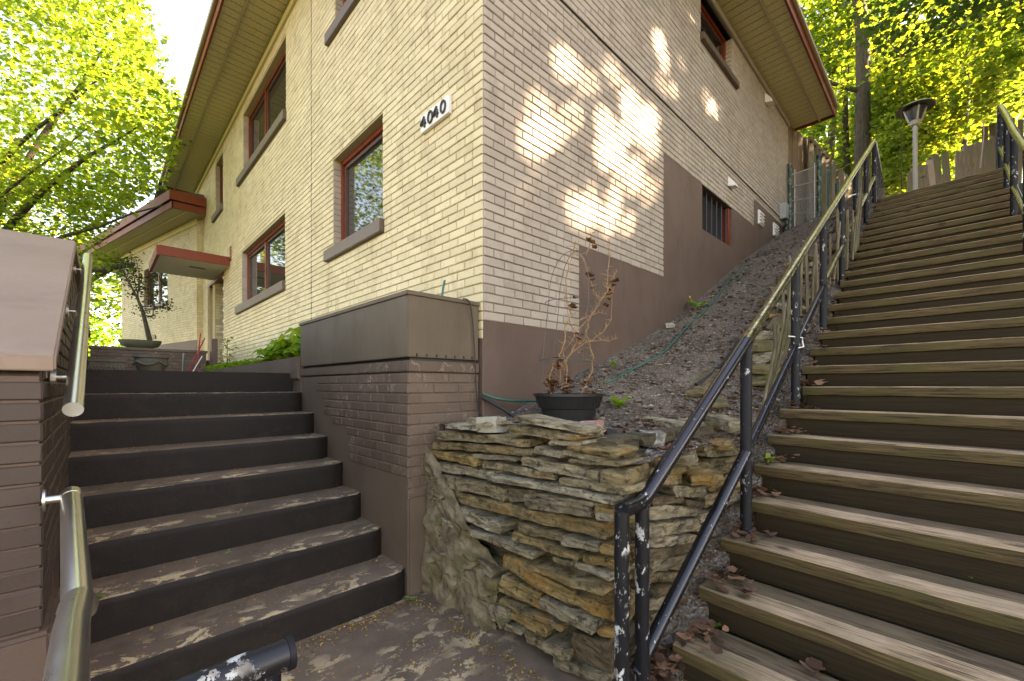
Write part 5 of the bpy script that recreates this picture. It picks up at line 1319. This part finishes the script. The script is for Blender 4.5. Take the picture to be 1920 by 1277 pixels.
# chain link gate
cl_ = thing('chain_link_gate', 'green and grey chain link gate between house end and stairs', 'gate', (8.6, -.4, 4.4))
ga0, ga1 = at(1481, 430, D=8.75), at(1481, 312, D=8.75); gb0, gb1 = at(1536, 425, D=8.9), at(1536, 296, D=8.9)
for a, b, r in ((ga0, ga1, .035), (gb0, gb1, .045), (at(1490, 425, D=8.8), at(1490, 318, D=8.8), .016), (at(1527, 415, D=8.85), at(1527, 306, D=8.85), .016)):
    MB().tube([a, b], r, 12).build('post', 'green_paint' if r > .03 else 'galvanised', cl_, smooth=True); 
    if r > .03: MB().tube([b, b+Vector((0, 0, .05))], r*1.25, 12).build('post_cap', 'green_paint', cl_, smooth=True)
for v0, v1 in ((329, 310), (352, 338), (378, 368), (402, 398)): MB().tube([at(1481, v0, D=8.75), at(1536, v1, D=8.9)], .013, 8).build('brace', 'galvanised', cl_, smooth=True)
tl, tr, bl, brr = at(1490, 327, D=8.8), at(1527, 313, D=8.85), at(1490, 425, D=8.8), at(1527, 420, D=8.85)
mb = MB(); nd = 9; 
def gq(s, t): return tl.lerp(tr, s).lerp(bl.lerp(brr, s), t)
for i in range(-20, 12):
    for sg_ in (1, -1):
        pts = []
        for j in range(21):
            t = j/20; s = (i/nd+t*2.2) if sg_ > 0 else ((i+20)/nd-t*2.2)
            if 0 <= s <= 1: pts.append(gq(s, t))
        if len(pts) > 1: mb.tube(pts, .004, 4, caps=False)
mb.build('mesh', 'galvanised', cl_, kind='stuff')
g2 = at(1560, 335, D=9.6); MB().tube([at(1553, 440, D=9.6), at(1553, 315, D=9.6)], .03, 10).build('post', 'green_paint', cl_, smooth=True)
MB().tube([at(1570, 450, D=9.0), at(1570, 345, D=9.0)], .04, 10).build('post', 'green_paint', cl_, smooth=True)
# split lath picket fence along the stairs
pk = thing('picket_fence', 'low crooked fence of thin weathered split pickets beside the stair railing', 'fence', (3, -1.43, 1.5))
def picket(u0, v0, v1, uu1=None):
    pass
n_ = 0
for i in range(64):
    f = i/63; x = 1.55+f*6.4; y = -1.40+.10*math.sin(f*9)+random.uniform(-.02, .02)+(.0 if x > 3 else .02)
    h = random.uniform(.52, .82)*(1 if x > 2.4 else .75); z = dirt_z(x, max(-1.4, y))-.05; w = random.uniform(.016, .026)
    lean = random.uniform(-.10, .06)-(.18 if i < 8 else 0)
    me = MB().tube([(0, 0, 0), (w*.2*random.uniform(-1, 1), 0, h*.5), (0, w*.3, h*.96), (0, w*.3, h)], [w*.75, w*.65, w*.5, w*.12], 5).mesh('picket', 'picket_wood')
    o = link('picket', me, pk); o.location = (x, y, z); o.rotation_euler = (random.uniform(-.08, .08), lean, random.uniform(0, 3))
for dz in (.2, .5): MB().tube([(1.6+i*.35, -1.41+.10*math.sin((i*.35+.05)/6.4*9), dirt_z(1.6+i*.35, -1.38)+dz+.03*math.sin(i)) for i in range(18)], .003, 5).build('binding_wire', 'wire_grey', pk)
# leaning grey board fence beyond the top of the stairs
tf = thing('board_fence', 'leaning weathered board fence beyond the top of the timber stairs', 'fence', (11, -2.4, 4.5))
for i in range(19):
    u = 1722+i*8.4; vt = interp(u, [(1720, 318), (1745, 300), (1800, 270), (1850, 252), (1880, 242)])+10+random.uniform(-3, 3)
    p = at(u, vt, D=9.6); lab = None; m = 'grey_board'
    if i == 5: m = 'pale_board'; lab = 'pale pinkish board standing out from the grey ones'
    board((p.x, p.y, 4.2), .165, p.z-4.2, .025, R(-44), random.uniform(-.15, -.08) if i < 9 else random.uniform(-.03, .03), m, tf, lab, random.uniform(0, .02))
for i in range(8):
    u = 1842+i*9; p = at(u, 235-i*2+random.uniform(-4, 4), D=10.4); board((p.x, p.y, 4.3), .13, p.z-4.3, .025, R(-44), random.uniform(-.03, .05), 'cedar_board' if i % 3 == 0 else 'grey_board', tf)
mp_ = at(1842, 240, D=9.3); MB().tube([at(1838, 315, D=9.3), at(1845, 250, D=9.3), at(1844, 225, D=9.3)], .012, 6).build('twig_stake', 'pale_board', tf)
# street lamp
LD = 8.4
lt = at(1713, 200, D=LD); lx, ly = at(1716, 300, D=LD).x, at(1716, 300, D=LD).y
lamp = thing('street_lamp', 'cream post top lamp with wide dark mushroom cap at the top of the stairs', 'street lamp', (lx, ly, 4.3))
zc = lt.z
MB().tube([(lx, ly, 4.1), (lx, ly, zc-.36)], .036, 16).build('pole', 'lamp_cream', lamp, smooth=True)
MB().lathe([(.05, zc-.38), (.075, zc-.36), (.075, zc-.33), (.09, zc-.31), (.09, zc-.29)], 20, (lx, ly, 0)).build('collar', 'lamp_cream', lamp, smooth=True)
MB().lathe([(.085, zc-.30), (.13, zc-.17), (.16, zc-.045)], 20, (lx, ly, 0)).build('glass_cone', 'lamp_dark', lamp, smooth=True)
MB().lathe([(.03, zc+.06), (.10, zc+.055), (.22, zc+.015), (.30, zc-.045), (.292, zc-.055), (.16, zc-.04), (0, zc-.03)], 28, (lx, ly, 0)).build('cap', 'lamp_dark', lamp, smooth=True)
for i in range(4):
    a = R(20+90*i); MB().tube([(lx+.095*math.cos(a), ly+.095*math.sin(a), zc-.30), (lx+.172*math.cos(a), ly+.172*math.sin(a), zc-.045)], .016, 6).build('arm', 'lamp_cream', lamp)

# ================================================================ trees
def crown_points(n, blobs, flat=.45, clump=.42, per=26):
    """leaf centres in flat sprays spread through a set of ellipsoids (c, r)"""
    out = []; vol = np.array([r[0]*r[1]*r[2] for c, r in blobs]); vol = vol/vol.sum(); nc = n//per
    for (c, r), w in zip(blobs, vol):
        k = max(1, int(nc*w)); d = rng.normal(0, 1, (k, 3)); d /= np.linalg.norm(d, axis=1)[:, None]; rad = rng.uniform(.25, 1, k)**.5
        cs = np.array(c)+d*rad[:, None]*np.array(r)
        q = rng.normal(0, 1, (k, per, 3))*clump*rng.uniform(.6, 1.3, (k, 1, 1)); q[:, :, 2] *= flat
        q[:, :, 2] -= .12*np.hypot(q[:, :, 0], q[:, :, 1])
        out.append((cs[:, None, :]+q).reshape(-1, 3))
    return np.concatenate(out)
def limb(t, pts, r0, r1, name='branch'):
    P = [Vector(p) for p in pts]; out = []
    for i in range(len(P)-1):
        for j in range(4):
            q = P[i].lerp(P[i+1], j/4); out.append(q+Vector((noise.noise(q*.9), noise.noise(q*.9+Vector((5, 5, 5))), noise.noise(q*.9+Vector((9, 1, 4)))))*r0*1.2)
    out.append(P[-1]); n = len(out); return MB().tube(out, [lerp(r0, r1, i/(n-1)) for i in range(n)], 10 if r0 > .05 else 6).build(name, 'bark', t, smooth=True)
def cm(x, y, z):   # camera frame (right, forward, up from eye) to place
    return (CAM.x+cc*x+ss*y, CAM.y-ss*x+cc*y, CAM.z+z)
def tree(label, base, top, r, blobs, n, size, leafm, group=None, name='tree', limbs=(), lobes=False, flat=.45, clump=.42, cut=None, up=.6):
    t = thing(name, label, 'tree', base, group=group)
    limb(t, [base, tuple((Vector(base)+Vector(top))/2), top], r, r*.35, 'trunk')
    for L in limbs: limb(t, L[0], L[1], L[2])
    if n:
        P = crown_points(n, blobs, flat, clump)
        if cut is not None: P = cut(P)
        link('crown', leaf_mesh('crown', P, size, leafm, up=up, lobes=lobes), t)
    return t
# --- left: big maple hanging over the steps
def cutL(P):
    # keep the eave and the clear patch of sky beside it free of leaves
    x = (P[:, 0]-CAM.x)*cc-(P[:, 1]-CAM.y)*ss; y = (P[:, 0]-CAM.x)*ss+(P[:, 1]-CAM.y)*cc; z = P[:, 2]-CAM.z
    u = CU+FPX*x/y; v = CV-FPX*z/y
    lim = np.interp(v, [-200, 0, 60, 110, 140, 200, 260, 330, 370, 410, 450, 560, 600], [250, 262, 292, 300, 300, 345, 335, 305, 275, 215, 185, 170, 165])+rng.normal(0, 14, len(P))
    return P[(y > 1.5) & (u < lim)]
bl_ = [(cm(-9.5, 8.5, 6.0), (3.6, 3.2, 3.2)), (cm(-7.0, 9.0, 4.1), (2.2, 2.2, 1.2)), (cm(-11, 9.5, 3.4), (3.6, 2.5, 1.9)), (cm(-6.2, 7.5, 6.3), (1.9, 1.9, 1.5))]
tree('large maple with bright yellow green leaves filling the upper left beside the eave', cm(-13.5, 9.5, -1.0), cm(-11.0, 9.5, 5.5), .22, bl_, 40000, .10, 'maple_leaf', name='maple_tree', lobes=True, flat=.28, clump=.36, cut=cutL,
     limbs=[([cm(-12.6, 9.5, 1.8), cm(-9.5, 8.6, 4.0), cm(-7.2, 8.2, 5.0)], .09, .015), ([cm(-12.2, 9.5, 2.8), cm(-9.5, 9.0, 6.0), cm(-7.8, 8.4, 6.9)], .08, .012), ([cm(-12.6, 9.4, 1.6), cm(-9.8, 8.8, 2.9), cm(-7.0, 8.5, 3.6)], .07, .012), ([cm(-11.2, 9, 4.4), cm(-8.5, 8, 5.2), cm(-7.2, 7.8, 5.9)], .05, .01), ([cm(-12, 9.4, 3.2), cm(-9.8, 8, 3.4), cm(-7.6, 7.6, 4.6)], .05, .01)])
bl_ = [(cm(-15, 17, 8), (6, 4, 6)), (cm(-10.5, 15.5, 6.0), (3, 3, 3.6)), (cm(-17, 16, 3), (5, 3, 3))]
tree('farther maple whose crown shows behind the nearer leaves on the left', cm(-21, 17, -1.0), cm(-19, 17, 9), .3, bl_, 20000, .19, 'maple_leaf', name='maple_tree', flat=.35, clump=.6, cut=cutL,
     limbs=[([cm(-19, 17, 3), cm(-14, 16, 5), cm(-10, 15.5, 6)], .12, .02), ([cm(-19, 17, 4.5), cm(-14, 16, 7.5), cm(-11, 15.5, 9)], .1, .02)])
# slim tree by the gap beyond the parapet
gp0 = cm(-11.9, 14.5, .2)
t = tree('slender forked tree in the gap left of the wing wall', cm(-11.4, 14.5, .2), cm(-12.0, 14.5, 5.2), .09, [(cm(-12.6, 14.5, 4.3), (1.5, 1.4, 1.1)), (cm(-12.0, 14.5, 3.0), (.9, .9, .35)), (cm(-11.2, 14.2, 2.2), (.6, .8, .25))], 1300, .16, 'maple_leaf', flat=.3, clump=.35,
     limbs=[([cm(-11.4, 14.5, .9), cm(-10.9, 14.5, 2.2), cm(-10.6, 14.5, 3.6)], .045, .012), ([cm(-11.4, 14.5, 1.0), cm(-12.2, 14.5, 2.2), cm(-13.1, 14.5, 3.4)], .05, .012), ([cm(-13.6, 13.5, 3.7), cm(-12, 13.8, 3.9), cm(-10.7, 14, 4.1)], .10, .05)])
shp = crown_points(9000, [(cm(-17.5, 20, 1.3), (4.5, 2, 1.9)), (cm(-19, 21, 0.2), (6, 2, 1.6))], .8, .3)
o = link('garden_shrub', leaf_mesh('garden_shrub', shp, .22, 'hosta_leaf', up=.3)); tag(o, 'bright sunlit yellow green shrub far behind the parapet wall', 'shrub')
shp = crown_points(16000, [(cm(-30, 32, 4), (12, 3, 7)), (cm(-20, 34, 3), (8, 3, 5))], .8, .8)
tag(link('distant_trees', leaf_mesh('distant_trees', shp, .5, 'maple_leaf'), kind='stuff'), 'hazy mass of far trees seen through the gap on the left')

# --- right: woodland on the slope above the stairs
def cutF(P, D0):
    x = (P[:, 0]-CAM.x)*cc-(P[:, 1]-CAM.y)*ss; y = (P[:, 0]-CAM.x)*ss+(P[:, 1]-CAM.y)*cc; z = P[:, 2]-CAM.z
    u = CU+FPX*x/y; v = CV-FPX*z/y; keep = np.ones(len(P), bool)
    for (u0, w, D, vt, pr) in ((1615, 19, 12.5, 60, .97), (1587, 9, 14.5, 150, .9), (1560, 12, 17.5, 150, .8), (1812, 14, 17.5, 60, .75), (1772, 9, 19, 120, .7)):
        keep &= ~((np.abs(u-u0) < w) & (y < D) & (y > 1) & (v > vt+30*np.sin(u*.7)) & (rng.random(len(P)) < pr))
    keep &= ~((u > 1675) & (u < 1750) & (v > 185) & (v < 380) & (y < 8.6) & (y > 1))
    keep &= ~((v > 380) & (y > 6) & (u > 1400))
    return P[keep]
def px_blob(u, v, D, rx, ry, rz): return (tuple(at(u, v, D=D)), (rx, ry, rz))
RG = 'woodland trees above the stairs'
tr_specs = [
 ('tall straight trunk, the thickest, rising just right of the eave end', 1615, 12.5, .235, 4.8, 30),
 ('slimmer dark trunk left of the thickest trunk', 1587, 14.5, .13, 4.9, 20),
 ('pale trunk glimpsed right under the eave corner', 1560, 17.5, .20, 5.4, 20),
 ('mottled trunk half hidden by leaves above the leaning fence', 1812, 17.5, .22, 5.4, 26),
 ('thin dark trunk between the lamp and the mottled trunk', 1772, 19.0, .15, 5.6, 18),
 ('far thin trunk behind the lamp head', 1690, 25.0, .17, 6.5, 18),
 ('farthest grey trunk near the upper right corner', 1880, 24.0, .2, 6.5, 18)]
for i, (lab, u, D, r, zb, nb) in enumerate(tr_specs):
    b = at(u, 300, D=D); base = (b.x, b.y, ground_z(b.x, b.y)-.2); top = (b.x+.2*(-1)**i, b.y+.1, zb+15)
    tp = Vector(top); lm = []
    for j in range(7):
        z = 8.5+j*1.5; a = j*2.3+i; s0 = (b.x, b.y, z); e = (b.x+math.cos(a)*2.2, b.y+math.sin(a)*2.2, z+1.0); m_ = (b.x+math.cos(a)*1.1, b.y+math.sin(a)*1.1, z+.35); lm.append(([s0, m_, e], r*.3, .02))
    blobs = [((b.x+math.cos(a)*1.8, b.y+math.sin(a)*1.8, z), (2.2, 2.2, 1.2)) for a, z in [(j*2.1+i, 7.6+j*1.25) for j in range(8)]]
    tree('woodland tree: '+lab, base, top, r, blobs, 4200, .15+.003*D, 'forest_leaf', RG, 'woodland_tree', lm, flat=.3, clump=.55, cut=lambda P: cutF(P, 0))
# understorey maples: leafy mass in front and between trunks
und = [
 ('leafy maple branch mass directly above the leaning fence', [px_blob(1700, 150, 11.5, 1.3, 1.3, .9), px_blob(1780, 200, 11, 1.2, 1.2, .6), px_blob(1740, 240, 10.8, 1.0, 1.0, .5)], 6500, .15, 'forest_leaf'),
 ('young maple with pale green leaves at the left top end of the stairs', [px_blob(1668, 300, 11.0, .55, .55, .8), px_blob(1690, 330, 10.5, .5, .5, .5), px_blob(1655, 345, 10.2, .35, .35, .3)], 2600, .13, 'forest_leaf'),
 ('dark chestnut-like branches hanging at the top right of the frame', [px_blob(1690, 40, 7.5, .9, .9, .35), px_blob(1780, 25, 7.0, .8, .8, .3), px_blob(1620, 30, 8.0, .7, .7, .3), px_blob(1880, 15, 7, .5, .5, .3)], 1300, .11, 'shade_leaf'),
 ('yellow sunlit maple between the eave and the thickest trunk', [px_blob(1560, 120, 14, 1.0, 1.0, 2.2), px_blob(1570, 260, 14, 1.2, 1.2, 1.2), px_blob(1545, 60, 14, 1.0, 1.0, 1.5)], 5000, .18, 'maple_leaf'),
 ('wide sunlit maple deep in the wood behind the lamp', [px_blob(1680, 180, 19, 2.6, 2.6, 2.4), px_blob(1760, 120, 20, 3, 3, 2.6), px_blob(1850, 160, 20, 2.6, 2.6, 2.2), px_blob(1700, 60, 20, 3, 3, 2.5)], 15000, .24, 'maple_leaf'),
 ('low bushy growth between fence and lamp post', [px_blob(1660, 300, 15, 1.6, 1.6, 1.5), px_blob(1740, 290, 15, 1.5, 1.5, 1.2), px_blob(1610, 330, 15, 1.6, 1.6, 1.0)], 6000, .2, 'forest_leaf'),
 ('sunlit maple at the far right above the railing', [px_blob(1860, 90, 13, 1.6, 1.6, 1.3), px_blob(1900, 40, 13, 1.5, 1.5, 1.2), px_blob(1850, 190, 13, .8, .8, .5)], 6500, .17, 'maple_leaf')]
for lab, bls, n, s, lm in und:
    c = bls[0][0]; base = (c[0], c[1], ground_z(c[0], c[1])-.1)
    tree('understorey tree: '+lab, base, c, .007, bls, n, s, lm, RG, 'understorey_tree', [([(c[0], c[1], c[2]-.6), b_[0]], .010, .005) for b_ in bls[1:]], flat=.3, clump=.3, cut=lambda P: cutF(P, 0))
far = crown_points(9000, [px_blob(1600, 240, 36, 8, 8, 5), px_blob(1720, 240, 40, 9, 9, 5), px_blob(1850, 260, 40, 8, 8, 4), px_blob(1750, 330, 34, 9, 6, 3)], .6, 1.0)
tag(link('distant_wood', leaf_mesh('distant_wood', far, .5, 'maple_leaf'), kind='stuff'), 'mass of sunlit leaves deep in the wood above the stairs')

# --- trees out of frame to the right whose crowns shade the house side; the gaps let the sun patches through
PATCH = [(1055,112,30,30),(1103,146,30,32),(1035,232,42,34),(1015,270,30,22),(985,360,34,18),(1095,400,42,30),(1150,395,50,42),(1195,335,48,44),(1150,300,34,40),(1150,250,26,40),(1200,215,30,34),
 (1235,60,16,30),(1245,112,18,22),(1275,120,12,12),(1330,190,14,24),(1265,175,14,16),(1300,20,10,14),(1240,160,14,16),(945,60,10,14),(1180,185,22,26),(1290,100,10,10),(1350,215,8,10),(1228,210,18,24),(1140,425,42,24),(1080,330,14,20),(1240,300,16,30),(985,250,24,36),(955,325,22,24),(1150,130,18,22),(1010,175,18,20),(1205,255,30,36),(1080,215,16,24),(935,120,12,20),(1020,320,20,18),(960,180,14,26),(1125,215,14,20)]
PW = []
for (u, v, a, b) in PATCH:
    p = at(u, v, Y=-.02); q = at(u+a, v, Y=-.02); w_ = at(u, v-b, Y=-.02); PW.append((p.x, p.z, abs(q.x-p.x), abs(w_.z-p.z)))
def cutS(P):
    t = (P[:, 1]+.02)/SUN.y; X = P[:, 0]-t*SUN.x; Z = P[:, 2]-t*SUN.z
    keep = np.ones(len(P), bool)
    for (cx, cz, a, b) in PW:
        rr_ = np.sqrt(((X-cx)/(a*1.0+.03))**2+((Z-cz)/(b*1.0+.03))**2); keep &= rng.random(len(P)) < np.clip((rr_-.74)/.6, .025, 1)
    x = (P[:, 0]-CAM.x)*cc-(P[:, 1]-CAM.y)*ss; y = (P[:, 0]-CAM.x)*ss+(P[:, 1]-CAM.y)*cc
    keep &= ~((y > .1) & (x/np.maximum(y, .1) < 1.28))
    return P[keep]
SG = 'shade trees beyond the right edge'
# crown centres: step back from the shaded surfaces along the sun direction
def back(p, d): q = Vector(p)+SUN*d; return (q.x, q.y, q.z)
shade = [('shade tree: crown right of the stairs, nearest the house side', [(back((1.5, -.1, 3.0), 12.0), (2.6, 2.6, 2.6)), (back((5, -.1, 4.8), 11.2), (2.6, 2.6, 2.2)), (back((2.5, -.1, 5.5), 13.5), (2.8, 2.4, 2.2))]),
         ('shade tree: crown high over the middle of the stairs', [(back((-.5, -1.5, .8), 13.5), (2.6, 2.8, 2.2)), (back((-2.5, 0, 1), 15.2), (2.8, 3.0, 2.4)), (back((-1.5, 2, 1.5), 15.2), (2.6, 2.6, 2.4))]),
         ('shade tree: crown shading the upper flight', [(back((5, -2, 2.5), 11.2), (2.6, 2.6, 2.2)), (back((8.5, -1.5, 5), 9.5), (2.6, 2.4, 2.2)), (back((3, -2.5, 1.2), 12.0), (2.4, 2.4, 2.0))]),
         ('shade tree: tall crown shading the front steps', [(back((-3, 3, 2), 19.2), (3.0, 3.2, 2.6)), (back((-4, -2, 1), 16.8), (3, 3, 2.6)), (back((.5, -.1, 7), 16.0), (2.6, 2.6, 2.0))])]
for lab, bls in shade:
    c = bls[0][0]; base = (c[0]+1, c[1]-1, ground_z(c[0], c[1])-.2)
    tree(lab, base, c, .2, bls, 42000, .24, 'shade_leaf', SG, 'shade_tree', [([(c[0], c[1], c[2]-2), b_[0]], .09, .03) for b_ in bls[1:]], flat=.7, clump=.6, cut=cutS)
